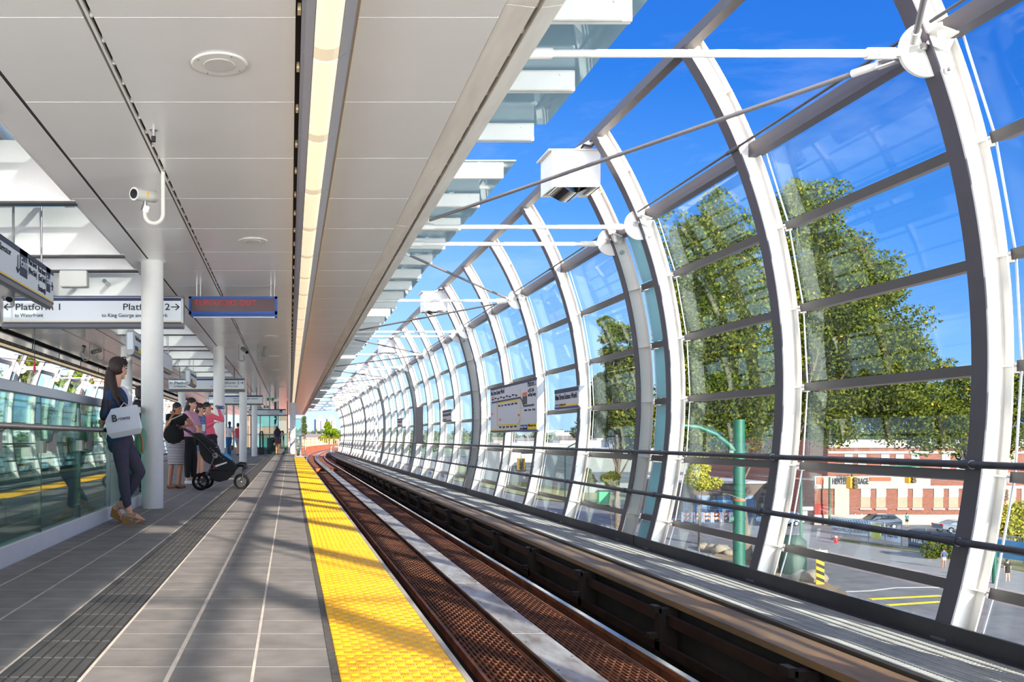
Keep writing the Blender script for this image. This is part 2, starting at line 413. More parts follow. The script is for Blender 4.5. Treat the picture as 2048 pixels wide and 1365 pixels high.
# gratings
def grating(xa, xb, z, y0, y1, label):
    t = thing('floor_grating', ((xa+xb)/2, y0, z-.05), label, 'grating')
    b = MB(); n = int(round((xb-xa)/.036))
    for i in range(n+1):
        x = xa+(xb-xa)*i/n; b.box(x-.004, x+.004, y0, y1, z-.03, z)
    b.build('bearing_bars', rust, t)['kind'] = 'stuff'
    c = MB(); y = y0; k = 0
    while y < y1:
        for i in range(n):
            if (i+k) % 2 == 0: c.box(xa+(xb-xa)*i/n, xa+(xb-xa)*(i+1)/n, y, y+.012, z-.02, z-.004)
        y += .075 if y < 16 else .15; k += 1
    c.build('cross_bars', rust, t)['kind'] = 'stuff'
    e = MB(); e.box(xa-.035, xa-.012, y0, y1, z-.06, z+.012); e.box(xb+.012, xb+.030, y0, y1, z-.06, z+.004); e.build('edge_angle', rust, t)
    return t
grating(1.40, 1.82, -.80, 2.0, 46, 'rusty brown grating between the yellow platform edge and the reaction plate')
grating(2.22, 2.60, -.80, 2.0, 46, 'rusty brown grating between the reaction plate and the polished rail')
# power rail trough
cover = M('brown_power_rail_cover', (152, 118, 80), .55, col2=(112, 88, 66), vs=1.6, bump=.15, bs=12, stretch=(3, .6, 1))
pr = thing('power_rail_trough', (3.58, 0, -1.15), 'brown covered power rail trough between the polished rail and the grey walkway', 'power rail')
b = MB(); b.sweep([(-.17, -.56), (.165, -.56), (.165, -.51), (-.17, -.51)], path(3.475, Y0, 175)); b.build('cover_board', cover, pr)['label'] = 'dusty brown cover board'
b = MB(); b.sweep([(-.02, -.72), (.02, -.72), (.02, -.63), (-.02, -.63)], path(3.28, Y0, 175)); b.sweep([(-.02, -.95), (.02, -.95), (.02, -.87), (-.02, -.87)], path(3.22, Y0, 175)); b.build('conductor_rail', M('dark_conductor_rail', (70, 52, 42), .5, .6, var=.3, vs=5), pr)
bkm = M('dark_bracket_iron', (46, 38, 34), .6, .4)
for k in range(30):
    yy = 1.5+k*2.1; b = MB()
    b.box(3.20, 3.36, yy, yy+.10, -1.15, -.58); b.box(3.12, 3.22, yy+.02, yy+.09, -.84, -.80); b.box(3.16, 3.22, yy, yy+.12, -.62, -.56); b.build('bracket', bkm, pr)

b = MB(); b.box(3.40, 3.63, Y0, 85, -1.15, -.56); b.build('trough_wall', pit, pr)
# service walkway
wk = thing('service_walkway', (4.2, 0, -.8), 'grey perforated metal service walkway at the foot of the curved glass wall', 'walkway')
wm = M('galvanised_walkway_plank', (168, 166, 160), .6, .25, var=.15, vs=5)
b = MB(); np_ = 8; x0, x1 = 3.71, 4.43
for i in range(np_+1):
    x = x0+(x1-x0)*i/np_; b.box(x-.008, x+.008, Y0, 88, -.502, -.482)
b.build('plank_ribs', wm, wk)
b = MB(); y = 2.5
while y < 60:
    st = .028 if y < 20 else .056
    b.box(x0, x1, y, y+st*.5, -.497, -.487); y += st
b.build('plank_teeth', wm, wk)['kind'] = 'stuff'
b = MB(); b.box(x0, x1, Y0, 2.5, -.497, -.487); b.box(x0, x1, 60, 88, -.497, -.487); b.box(3.66, 3.705, Y0, 88, -.62, -.487); b.build('edge_channel', M('dark_channel_steel', (74, 66, 58), .6, .3, var=.2), wk)
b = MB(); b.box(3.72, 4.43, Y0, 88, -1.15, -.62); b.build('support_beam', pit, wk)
b = MB(); b.box(4.43, 4.452, Y0, 88, -.60, -.357); b.box(4.38, 4.44, Y0, 88, -.485, -.478)
for k in range(9):
    b.box(4.42, 4.455, 11.6+11.05*(k-1), 11.62+11.05*(k-1), -.6, -.352)
tag(b.build('kick_plate', M('dark_steel_kick_plate', (62, 62, 66), .5, .5, var=.15, vs=3)), 'long dark steel kick plate under the right hand glass wall', 'kick plate')
b.mirror(); tag(b.build('kick_plate', MATS['dark_steel_kick_plate']), 'long dark steel kick plate under the far left glass wall', 'kick plate')
# left track (mostly hidden)
q = MB(); q.box(AX-5.4, AX-.70, Y0, 90, -1.45, -.80); struct(q.build('floor', pit))
# parapet with railing beyond the station
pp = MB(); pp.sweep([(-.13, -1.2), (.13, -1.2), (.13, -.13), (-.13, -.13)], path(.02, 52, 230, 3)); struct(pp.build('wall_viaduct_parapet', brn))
fr = thing('viaduct_fence', (.02, 52, -.13), 'tan slatted fence on the curving brown viaduct parapet', 'fence')
tanm = M('sunlit_tan_fence_rail', (188, 130, 90), .6)
b = MB(); b.sweep([(-.04, .80), (.04, .80), (.04, .86), (-.04, .86)], path(.02, 52, 230, 3)); b.sweep([(-.02, .33), (.02, .33), (.02, .36), (-.02, .36)], path(.02, 52, 230, 3)); b.build('rails', tanm, fr)
for k in range(40):
    b = MB(); yy = 70+k*3.6; xx = .02+off(yy); w = .11 if k % 2 else .05; b.box(xx-w, xx+w, yy-.04, yy+.04, -.13, .8); b.build('picket', tanm, fr)

b = MB(); b.sweep([(-1.2, -1.45), (0, -1.45), (0, -.53), (-1.2, -.53)], path(5.0, 88, 200, 3)); b.sweep([(-.13, -1.45), (0, -1.45), (0, -.2), (-.13, -.2)], path(5.2, 88, 200, 3)); struct(b.build('wall_viaduct_outer', brn))
gt = MB()
for x in (3.9, 4.62): gt.cyl((x, 85.5, -.53), (x, 85.5, .75), .035)
gt.cyl((3.9, 85.5, .75), (4.62, 85.5, .75), .035); gt.cyl((3.9, 85.5, .1), (4.62, 85.5, .1), .03)
tag(gt.build('walkway_gate', white), 'white tube gate at the far end of the walkway', 'gate')
ps = thing('signal_post', (4.5, 47, -.53), 'slim white post standing on the walkway before the curved wall', 'post')
b = MB(); b.tube([(4.5, 47, -.53), (4.5, 47, 2.42)], [.06, .035], 10); b.build('shaft', white, ps)
b = MB(); b.box(4.4, 4.6, 46.9, 47.1, -.53, -.49); b.build('base', greyst, ps)

# ---------------------------------------------------------------- curved rib walls
prof = np.array([(3.796,4.60),(3.90,4.43),(4.045,4.204),(4.162,3.96),(4.274,3.673),(4.389,3.39),(4.444,3.225),(4.532,2.883),(4.615,2.494),(4.657,2.25),(4.683,2.035),(4.706,1.714),(4.711,1.39),(4.698,1.03),(4.687,.817),(4.654,.583),(4.586,.174),(4.503,-.148),(4.479,-.333)])
pz = np.polyfit(prof[:,1], prof[:,0], 4)
def Xin(z): return float(np.polyval(pz, z))
def nrm(z):
    d = float(np.polyval(np.polyder(pz), z)); n = Vector((1, 0, -d)); return n.normalized()
def wp(z, o): n = nrm(z); return (Xin(z)+n.x*o, z+n.z*o)      # point at inner profile height z, pushed outward by o
ZT = 4.66; ZB = -.62
zs = list(np.linspace(ZB, ZT, 40))
TR = [3.60, 2.88, 2.12, 1.39, .66, -.10]      # transom heights
D = .18
ribm = M('white_rib_paint', (228, 224, 218), .45, var=.04, vs=1.5)
def strip(q, zlist, o0, o1, y0, y1):
    a = [wp(z, o0) for z in zlist]; b2 = [wp(z, o1) for z in zlist]
    n = len(zlist); vs = [(p[0], y0, p[1]) for p in a]+[(p[0], y0, p[1]) for p in b2]+[(p[0], y1, p[1]) for p in a]+[(p[0], y1, p[1]) for p in b2]
    fs = []
    for i in range(n-1):
        fs += [(i, i+1, n+i+1, n+i), (2*n+i, 3*n+i, 3*n+i+1, 2*n+i+1), (i, 2*n+i, 2*n+i+1, i+1), (n+i, n+i+1, 3*n+i+1, 3*n+i)]
    fs += [(0, n, 3*n, 2*n), (n-1, 3*n-1, 4*n-1, 2*n-1)]
    q.add(vs, fs, 0, False)
def make_rib(disc, label):
    r = thing('steel_rib', (0, 0, 0), label, 'steel rib')
    q = MB(); strip(q, zs, .010, D-.010, -.006, .006); q.build('web', ribm, r)
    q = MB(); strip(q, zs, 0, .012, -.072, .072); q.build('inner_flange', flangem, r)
    q = MB(); strip(q, zs, D-.012, D, -.072, .072); q.build('outer_flange', ribm, r)
    for z in TR[1:]+[4.15]:
        q = MB(); strip(q, [z-.005, z+.005], .012, D+(.03 if z < 4 else 0), -.075, .070)
        q.build('stiffener', ribm, r)
    q = MB()
    for z in (1.55, 1.65, .45, .36): p = wp(z, .03); q.cyl((p[0], -.012, p[1]), (p[0], 0, p[1]), .009, 8)
    q.build('bolt_heads', black, r)
    if disc:
        c = wp(3.55, .02); q = MB(); n = 40
        for a, b2 in ((.19, 0),):
            vs = [(c[0]+a*math.cos(2*PI*k/n), yy, c[1]+a*math.sin(2*PI*k/n)) for yy in (-.0125, .0125) for k in range(n)]
            q.add(vs, [(k, (k+1) % n, n+(k+1) % n, n+k) for k in range(n)]+[tuple(range(n-1, -1, -1)), tuple(range(n, 2*n))])
        g = q.build('gusset_disc', ribm, r); g['label'] = 'round white gusset disc'
        q = MB(); q.cyl((c[0]-.055, -.05, c[1]), (c[0]-.055, .05, c[1]), .028, 14); q.cyl((c[0]-.055, -.062, c[1]), (c[0]-.055, .062, c[1]), .014, 6); q.build('pin', steel, g)
        p = wp(3.38, .10); q = MB(); q.cyl((p[0], -.03, p[1]), (p[0], 0, p[1]), .03, 16); q.cyl((p[0], -.05, p[1]), (p[0], -.03, p[1]), .014, 10); q.build('bolt', steel, r)
        q = MB(); cc = Vector((c[0], 0, c[1])); q.obox(cc+Vector((.05, -.06, .03)), (.16, .012, .10), Euler((0, .4, 0)).to_matrix()); q.obox(cc+Vector((.02, -.12, .06)), (.14, .13, .012), Euler((0, .35, 0)).to_matrix())
        q.cyl(cc+Vector((.02, -.13, -.03)), cc+Vector((-.01, -.13, .12)), .022, 8); q.build('cleat', ribm, r)
    return r
ribD = make_rib(True, ''); ribP = make_rib(False, '')
kD, kP = tree_of(ribD), tree_of(ribP)
ribs = []
for mod in range(-2, 8):
    b0 = 11.2+11.05*mod
    for dy, d in ((0, 1), (.98, 1), (3.49, 0), (6.0, 1), (8.52, 0)): ribs.append((b0+dy, d))
ribs = sorted(r for r in ribs if -11.5 < r[0] < 84.5)
nm = ['nearest', 'second nearest', 'third nearest', 'fourth nearest', 'fifth nearest', 'sixth nearest']
seen = 0; usedr = {0: False, 1: False}
vis = [y for y, d in ribs if y > 5.5]
for side in (0, 1):
    for y, d in ribs:
        if side and y < 8: continue
        if side == 0 and y >= 5.5:
            i = vis.index(y)
            lab = {0: 'nearest white curved steel rib, full height at the right edge of the glass wall',
                   1: 'second nearest white curved steel rib, without a disc, in front of the big trees',
                   2: 'white curved rib with disc, nearer one of the first close pair in the right wall',
                   3: 'white curved rib with disc, farther one of the first close pair in the right wall',
                   4: 'plain white curved rib just beyond the first close pair, before the small name sign',
                   5: 'white curved rib with disc where three rods meet, beside the route map sign',
                   6: 'plain white curved rib behind the far end of the route map sign'}.get(i, 'white curved steel rib far down the right glass wall')
            grp = 'white steel ribs of the right glass wall' 
        elif side == 0: lab, grp = 'white curved steel rib of the right wall, behind the viewpoint', 'white steel ribs behind the viewpoint'
        else: lab, grp = 'white curved steel rib of the far left glass wall', 'white steel ribs of the far left glass wall'
        src, kk = (ribD, kD) if d else (ribP, kP)
        if not usedr[d]:
            o = src; usedr[d] = True; o.location = (0, y, 0)
        else: o = dup(src, (0 if not side else AX, y, 0), 0 if not side else PI, _k=kk)
        tag(o, lab, 'steel rib', grp)
# glazed bays
def make_bay(L, gl, label):
    r = thing('glazed_bay', (0, 0, 0), label, 'glazed bay')
    zz = TR+[-.62]
    for i, z in enumerate(TR):
        q = MB(); c = wp(z, D+.09); R = Euler((0, math.atan2(-nrm(z).z, nrm(z).x)*1, 0)).to_matrix()
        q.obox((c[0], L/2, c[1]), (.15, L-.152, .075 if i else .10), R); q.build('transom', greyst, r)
    for i in range(6):
        q = MB(); za, zb = zz[i]-.05, zz[i+1]+.05
        a, b2 = wp(za, D+.045), wp(zb, D+.045); n = nrm((za+zb)/2)
        y0, y1 = .09, L-.09
        vs = []
        for yy in (y0, y1):
            for p in (a, b2):
                vs += [(p[0], yy, p[1]), (p[0]+n.x*.012, yy, p[1]+n.z*.012)]
        q.add(vs, [(0,2,6,4),(1,5,7,3),(0,4,5,1),(2,3,7,6),(0,1,3,2),(4,6,7,5)])
        q.build('glass_pane', gl, r)
    for yy in (.087, L-.087):
        q = MB()
        for i in range(6):
            za, zb = zz[i], zz[i+1]; a, b2 = wp(za, D+.04), wp(zb, D+.04)
            q.bar((a[0], yy, a[1]), (b2[0], yy, b2[1]), .008, .014, up=(0, 1, 0))
        q.build('edge_gasket', M('pale_edge_seal', (210, 216, 220), .3), r)
    return r
bays = {}
for L, g in ((2.51, gclear), (.98, gfrost)): bays[L] = make_bay(L, g, ''); 
kb = {L: tree_of(bays[L]) for L in bays}; usedb = {L: False for L in bays}
rows = [y for y, d in ribs]
for side in (0, 1):
    for i in range(len(rows)-1):
        a, b2 = rows[i], rows[i+1]; L = .98 if b2-a < 1.3 else 2.51
        if side and a < 8: continue
        if side == 0:
            if L < 1: lab, grp = ('narrow bay of frosted teal glass between the first close pair of ribs' if abs(a-11.2) < .1 else 'narrow frosted bay between a distant close pair of ribs'), 'narrow frosted bays of the right wall'
            else:
                lab = {3.6: 'glazed bay cut by the right edge of the picture', 6.1: 'widest clear bay, the street and fenced lot behind it', 8.7: 'clear bay with the green traffic pole behind it', 12.2: 'clear bay just left of the first frosted one', 14.7: 'clear bay behind the small platform name sign'}.get(math.floor(a*10)/10, 'clear glazed bay far down the right wall')
                grp = 'clear glazed bays of the right wall'
        else: lab, grp = 'glazed bay of the far left wall', 'glazed bays of the far left wall'
        if not usedb[L]: o = bays[L]; usedb[L] = True; o.location = (0, a, 0)
        else: o = dup(bays[L], (0, a, 0) if not side else (AX, a+L, 0), 0 if not side else PI, _k=kb[L])
        tag(o, lab, 'glazed bay', grp)
# top beams, purlin ties and pipe rails
for side in (0, 1):
    sd_ = 'right' if not side else 'far left'
    c = wp(ZT, .09)
    q = MB(); q.box(c[0]-.05, c[0]+.06, -12, 85, c[1]-.06, c[1]+.05); q = q.mirror() if side else q
    tag(q.build('edge_beam', greyst), f'long grey beam joining the tops of the {sd_} wall ribs', 'beam')
    c = wp(3.60, .12); q = MB(); q.box(c[0]-.01, c[0]+.10, -12, 85, c[1]-.04, c[1]+.09); q = q.mirror() if side else q
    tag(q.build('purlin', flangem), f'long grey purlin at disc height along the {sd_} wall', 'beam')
    for z, r, nmz in ((.72, .026, 'upper'), (.196, .026, 'lower')):
        x = 4.625 if z > .5 else 4.53
        hr = thing('pipe_rail', (x, 0, z), f'{nmz} dark pipe rail running along the {sd_} glass wall', 'pipe rail')
        q = MB(); q.tube([(x, -12, z), (x, 85, z)], r, 14); q = q.mirror() if side else q; q.build('pipe', darkst, hr)
        for y, d in ribs:
            if y > 4: q = MB(); q.tube([(x, y-.05, z), (x, y+.05, z)], r+.006, 12); q.cyl((x, y, z), (Xin(z)+.01, y, z), .012, 8); q = q.mirror() if side else q; q.build('rail_clamp', darkst, hr)
# tie rods in plan from the fascia to the discs, thin ties along the purlin
zr = 3.53
discs = [y for y, d in ribs if d]
M('grey_rod_paint', (120, 116, 116), .45)
def rod(p0, p1, r, label, grp, fork=True):
    t = thing('tie_rod', tuple(p0), label, 'tie rod', grp)
    p0, p1 = Vector(p0), Vector(p1); d = (p1-p0).normalized()
    q = MB(); q.tube([p0+d*.28, p1-d*.20], r, 12); q.build('rod', ribm if r > .022 else MATS['grey_rod_paint'], t)
    if fork:
        s = Vector((0, 0, 1)) if abs(d.y) > .3 else Vector((0, 1, 0))
        for e, sg in ((p0+d*.12, -1), (p1-d*.13, 1)):
            q = MB(); q.tube([e-d*sg*.17, e+d*sg*.02], r*1.45, 10)
            for k in (-1, 1): q.bar(e+s*k*.022, e+s*k*.022+d*sg*.13, .05, .012, up=s)
            q.build('fork_end', ribm, t)
for side in (0, 1):
    fx = lambda x: x if not side else AX-x
    for y in discs:
        if side and y < 8: continue
        near = y < 7 and y > 5
        lab = ('white tie rod to the nearest disc, crossing the sky at upper right' if near and not side else ('white tie rod spanning from the canopy edge to a rib disc' if not side else 'white tie rod of the far left wall'))
        rod((fx(1.50), y, zr), (fx(4.24), y, zr), .027, lab, 'straight tie rods of the right wall' if not side else 'tie rods of the far left wall')
        m = (y-11.2) % 11.05
        if abs(m-6.0) < .1:
            for dy in (-4.95+.4, 4.95+.0):
                t_ = 'grey diagonal rod from the nearest disc down to the canopy edge' if (near and dy > 0 and not side) else ('thin diagonal bracing rod between canopy edge and wall disc' if not side else 'thin diagonal rod of the far left wall')
                rod((fx(1.55), y+dy, zr), (fx(4.20), y+(.08 if dy > 0 else -.08), zr), .019, t_, 'diagonal bracing rods of the right wall' if not side else 'tie rods of the far left wall')
    for i in range(len(discs)-1):
        a, b2 = discs[i], discs[i+1]
        if b2-a > 1.2 and (not side or a > 8):
            q = MB(); x = fx(4.27); q.tube([(x, a+.15, 3.68), (x, b2-.15, 3.68)], .012, 8); q.tube([(x, (a+b2)/2-.12, 3.68), (x, (a+b2)/2+.12, 3.68)], .020, 8)
            tag(q.build('bracing_tie', greyst), 'thin grey tie above the purlin between two discs of the ' + ('right wall' if not side else 'far left wall'), 'tie', f'thin ties above the purlin, {"right" if not side else "far left"} wall')
# floodlight boxes
mir = M('mirror_bright_reflector', (190, 186, 178), .12, 1.0)
bx = thing('floodlight_box', (3.62, 11.65, 4.1), '', 'light box')
q = MB(); q.add([(3.33,11.45,4.10),(3.95,11.45,4.10),(3.95,11.95,4.10),(3.33,11.95,4.10),(3.33,11.45,4.56),(3.95,11.45,4.56),(3.95,11.95,4.56),(3.33,11.95,4.56)], [(4,5,6,7),(0,1,5,4),(1,2,6,5),(2,3,7,6),(3,0,4,7)]); q.box(3.28, 3.98, 11.42, 11.98, 4.56, 4.575); q.build('housing', white, bx)
q = MB(); n = 12; vs = []
for yy in (11.46, 11.94):
    for k in range(n+1): vs.append((3.34+.60*k/n, yy, 4.11-.05*math.sin(PI*k/n)+.03*math.sin(3*PI*k/n)))
q.add(vs, [(k, k+1, n+2+k, n+1+k) for k in range(n)], 0, True); q.add([(3.33,11.45,4.12),(3.95,11.45,4.12),(3.95,11.95,4.12),(3.33,11.95,4.12)], [(0,1,2,3)]); q.build('reflector', mir, bx)
q = MB(); q.bar((3.6, 11.55, 4.55), (3.95, 11.3, 4.72), .05, .05); q.build('bracket', white, bx)
q = MB(); q.tube([(3.70, 11.5, 4.57), (3.72, 11.4, 4.62), (3.80, 11.35, 4.58), (3.86, 11.2, 4.66)], .014, 8); q.build('cable', black, bx)
kx = tree_of(bx)
bl = ['largest white floodlight box hanging under the top beam, nearest', 'second white floodlight box from the near end of the top beam', 'third white floodlight box from the near end of the top beam']
for k in range(-1, 6):
    y = 11.65+11.05*k; lab = bl[k] if 0 <= k < 3 else ('white floodlight box behind the viewpoint' if k < 0 else 'small distant white floodlight box on the top beam')
    o = bx if k == 0 else dup(bx, (3.62, y, 4.1), 0, _k=kx)
    tag(o, lab, 'light box', 'floodlight boxes along the right top beam')
# ---------------------------------------------------------------- roof, ceiling, canopy
ZC = 3.18; YR0, YR1 = -10.0, 88.0; PJ = 1.2278; J0 = 4.87
js = [J0+PJ*k for k in range(-12, 69)]
dark = M('dark_ceiling_void', (30, 29, 30), .8)
dusty = M('dusty_white_gutter_metal', (240, 236, 228), .45, .0, col2=(220, 214, 206), vs=1.5, bump=.1, bs=30, stretch=(4, .5, 4))
pang = M('panel_gap', (60, 60, 62), .7)
for side in (0, 1):
    q = MB()
    for i in range(len(js)-1):
        a, b = js[i]+.005, js[i+1]-.005
        q.box(-1.795, -1.118, a, b, ZC, ZC+.03); q.box(-1.062, .03, a, b, ZC, ZC+.03); q.box(.37, 1.13, a, b, ZC, ZC+.03)
    for i in range(0, len(js)-3, 3): q.bbox(-2.08, -1.825, js[i]+.002, js[i+3]-.002, ZC, ZC+.03, .003)
    if side: q.mirror()
    struct(q.build('ceiling', alu))
    q = MB(); q.box(-2.05, 1.10, YR0, YR1, ZC+.006, ZC+.12, 0) if False else [q.box(a_, b_, YR0, YR1, ZC+.006, ZC+.028, 0) for a_, b_ in ((-2.07, -1.119), (-1.061, .029), (.371, 1.129))]; q.box(-2.05, 1.40, YR0, YR1, ZC+.07, ZC+.12, 0); q.box(-1.118, -1.062, YR0, YR1, ZC+.04, ZC+.07, 1); q.box(.03, .06, YR0, YR1, ZC+.03, ZC+.07, 1)
    q.box(-1.10, -1.085, YR0, YR1, ZC-.004, ZC+.03, 2)
    for k in range(240): q.box(-1.082, -1.066, 3+k*.31, 3.02+k*.31, ZC+.002, ZC+.04, 2)
    if side: q.mirror()
    struct(q.build('ceiling', [pang, dark, alu]))
    q = MB(); q.box(-2.10, 1.44, YR0, YR1, 3.93, 4.02); q.box(-2.10, -2.08, YR0, YR1, ZC, 3.93); q.box(1.25, 1.38, YR0, YR1, 3.55, 3.93)
    if side: q.mirror()
    struct(q.build('ceiling', white))
    # gutter and fascia along the track edge
    q = MB()
    y = YR0
    while y < YR1:
        b = min(y+4.91, YR1)
        q.prism([(1.135, 3.185), (1.29, 3.165), (1.295, 3.22), (1.135, 3.22)], 1, y+.004, b-.004)
        q.prism([(1.325, 3.165), (1.435, 3.18), (1.44, 3.62), (1.40, 3.62), (1.325, 3.24)], 1, y+.004, b-.004)
        y = b
    q.box(1.28, 1.34, YR0, YR1, 3.25, 3.28)
    if side: q.mirror()
    g = tag(q.build('edge_gutter', dusty), 'long dusty white gutter along the track edge of the ' + ('near' if not side else 'far left') + ' ceiling', 'gutter')
    q = MB()
    for k in range(280): q.box(1.298, 1.322, 2+k*.307, 2.04+k*.307, 3.20, 3.225)
    if side: q.mirror()
    q.build('gutter_clips', dusty, g)['kind'] = 'stuff'
# canopy purlins and glass beyond the gutter
cb = thing('canopy_beam', (1.4, 0, 3.73), '', 'canopy beam')
q = MB(); q.box(1.40, 2.32, 0, .012, 3.73, 3.90); q.box(1.40, 2.32, 0, .07, 3.888, 3.90); q.box(1.40, 2.32, 0, .05, 3.73, 3.742); q.build('web', white, cb)
q = MB(); q.box(2.308, 2.32, .012, .06, 3.742, 3.888)
for x in (1.6, 2.2): q.cyl((x, -.008, 3.86), (x, 0, 3.86), .01, 8)
q.build('end_plate', white, cb)
kcb = tree_of(cb); first = True
for side in (0, 1):
    for k in range(-10, 68):
        y = 6.10+PJ*k
        if side and (y < 8 or y > 60): continue
        lab = 'white canopy beam behind the viewpoint' if y < 5 else {0: 'nearest white canopy beam at the top of the picture', 1: 'second white canopy beam, under the dusty glass', 2: 'third white canopy beam, the last before the first open gap', 3: 'fourth canopy beam, sunlit bright white beyond the open gap'}.get(k, 'white canopy beam in the row beyond the gutter')
        if side: lab = 'white canopy beam of the far left canopy'
        if first: o = cb; first = False; o.location = (1.4, y, 3.73)
        else: o = dup(cb, (1.4, y, 3.73), _k=kcb) if not side else dup(cb, (AX-1.4, y+.01, 3.73), PI, _k=kcb)
        tag(o, lab, 'canopy beam', 'canopy beams beside the gutter' if not side else 'far left canopy beams')
for side in (0, 1):
    for mod in range(-2, 8):
        y0, y1 = 9.83+11.05*(mod-1)-.05, 8.60+11.05*mod+.05
        if y1 < -10 or y0 > 86 or (side and y0 < 5): continue
        q = MB(); n = 4; L = (y1-y0)/n
        for i in range(n): q.box(1.44, 2.46-.02*((i*7) % 3), y0+i*L+.006, y0+(i+1)*L-.006, 3.915, 3.93)
        if side: q.mirror()
        lab = {0: 'nearest run of dusty canopy glass at top right of the ceiling', 1: 'second run of dusty canopy glass beyond the first gap'}.get(mod, 'distant run of dusty canopy glass') if not side else 'dusty canopy glass of the far left side'
        tag(q.build('canopy_glazing', gcanopy), lab, 'canopy glass', 'canopy glass runs')
# skylight between the two ceilings
yb = sorted(r[0] for r in ribs if r[0] > 3)
for i, y in enumerate(yb):
    q = MB(); q.bbox(-3.80, -2.06, y-.05, y+.05, ZC-.01, 3.76, .006); q.box(-3.80, -2.06, y-.06, y+.06, ZC-.03, ZC-.01, 1)
    lab = {0: 'first white skylight baffle past the viewpoint', 1: 'white skylight baffle above the hanging exit sign'}.get(i, 'white skylight baffle over the middle of the platform')
    tag(q.build('skylight_baffle', [white, greyst]), lab, 'skylight baffle', 'skylight baffles')
q = MB(); q.box(-3.80, -2.06, YR0, YR1, 3.98, 3.995); tag(q.build('skylight_glazing', gsky), 'long run of skylight glass over the middle of the platform', 'skylight')
q = MB()
for y in js: q.box(-3.80, -2.06, y-.02, y+.02, 3.94, 4.0)
q.box(-2.95, -2.91, YR0, YR1, 3.93, 4.0); tag(q.build('glazing_bars', white), 'white glazing bars of the skylight', 'skylight frame')
for (y0, x) in ((4.0, -2.95), (14.3, -2.95)):
    q = MB(); q.tube([(x-.35, y0+3.2, 3.42), (x+.02, y0+4.95, 3.34)] if y0 < 5 else [(x, y0, 3.4), (x, y0+2.0, 3.4)], .035, 14)
    tag(q.build('support_tube', steel), 'short steel tube carrying the hangers of ' + ('the nearest exit sign' if y0 < 5 else 'the station name sign'), 'tube')
# columns
for side in (0, 1):
    for i, y in enumerate((11.6, 22.5, 34.0, 44.9)):
        if side and i == 0 and False: continue
        x = -1.775 if not side else AX+1.775
        q = MB(); q.cyl((x, y, 0), (x, y, ZC+.001), .1425, 40)
        c = q.build('column', white)
        lab = (['nearest round white column, right behind the woman with the shopping bag', 'second round white column, behind the woman in pink', 'third round white column beyond the stroller', 'fourth and farthest round white column of the near row'] if not side else ['round white column of the far platform outside the left edge', 'round white column of the far platform behind the woman\'s head', 'round white column of the far platform behind the group', 'farthest round white column of the far platform'])[i]
        tag(c, lab, 'column', 'near row of columns' if not side else 'far platform columns')
        q = MB(); q.tube([(x, y, ZC-.004), (x, y, ZC)], .175, 40); q.build('collar', white, c)
q = MB(); q.cyl((.16, 52, 0), (.16, 52, 2.95), .17, 30); tag(q.build('column', white), 'white column at the end of the platform beside the glass lift', 'column')
# strip lights
lensm = M('lit_lamp_lens', (255, 240, 208), .4, emit=.36, ecol=(255, 234, 196))
lensd = M('dim_lamp_lens_end', (214, 202, 180), .4, emit=.25, ecol=(255, 232, 190))
lhm = M('lamp_housing_aluminium', (172, 168, 174), .4, .35)
SL = 1.449
def striplight():
    t = thing('strip_light', (0, 0, ZC-.08), '', 'strip light')
    q = MB(); q.prism([(.062, ZC+.06), (.062, ZC-.01), (.085, ZC-.02), (.133, ZC-.055), (.133, ZC+.06)], 1, .004, SL-.004); q.prism([(.285, ZC+.06), (.285, ZC-.055), (.33, ZC-.025), (.352, ZC-.01), (.366, ZC-.01), (.366, ZC+.06)], 1, .004, SL-.004)
    q.build('housing', lhm, t)
    lens = [(.137, ZC-.058), (.17, ZC-.073), (.21, ZC-.078), (.25, ZC-.073), (.281, ZC-.058), (.281, ZC-.04), (.137, ZC-.04)]
    q = MB(); q.prism(lens, 1, .012, SL-.17, 0, False); q.build('lens', lensm, t)
    q = MB(); q.prism(lens, 1, SL-.17, SL-.012, 0, False); q.build('lens_end', lensd, t)
    q = MB()
    for k in (.25, .95): q.box(.040, .058, k, k+.06, ZC-.01, ZC+.03)
    q.box(.366, .371, 0, SL, ZC-.012, ZC+.02); q.build('trim_clips', M('pale_clip', (214, 196, 160), .4, .3), t)
    return t
sl = striplight(); ks = tree_of(sl); first = True
sy = [5.268+SL*k for k in range(-10, 56)]
for i, y in enumerate(sy):
    lab = {6: 'strip light cut by the top edge of the picture', 7: 'first whole strip light below the top edge', 8: 'third strip light from the top edge'}.get(i, 'warm strip light in the long ceiling row') if y > 3 else 'strip light overhead behind the viewpoint'
    o = sl if first else dup(sl, (0, y, ZC-.08), _k=ks)
    if first: o.location = (0, y, ZC-.08); first = False
    tag(o, lab, 'strip light', 'strip lights in the near ceiling')
# suspended strip light rail of the far platform
t = thing('hanging_strip_light', (-6.12, 8, 2.8), 'long dark hanging light trough under the far left ceiling edge', 'strip light')
q = MB(); q.box(-6.22, -6.02, 5, 60, 2.90, 2.98); q.box(-6.24, -6.20, 5, 60, 2.86, 3.0); q.build('trough', M('dark_bronze_trough', (84, 72, 62), .45, .4), t)
q = MB(); q.box(-6.18, -6.05, 5, 60, 2.885, 2.90); q.build('lens', lensd, t)
q = MB()
for k in range(11): q.cyl((-6.08, 9+k*2.45, 2.98), (-6.08, 9+k*2.45, ZC), .012, 8)
q.build('drop_rods', darkst, t)
q = MB()
for k in range(70): q.cyl((-6.0195, 8+k*.5, 2.94), (-6.012, 8+k*.5, 2.94), .012, 8)
q.build('rivets', white, t)
rp = thing('hanging_pull_cone', (-5.0, 12.0, 1.9), 'small red cone hanging on a line before the far left wall', 'pull cone')
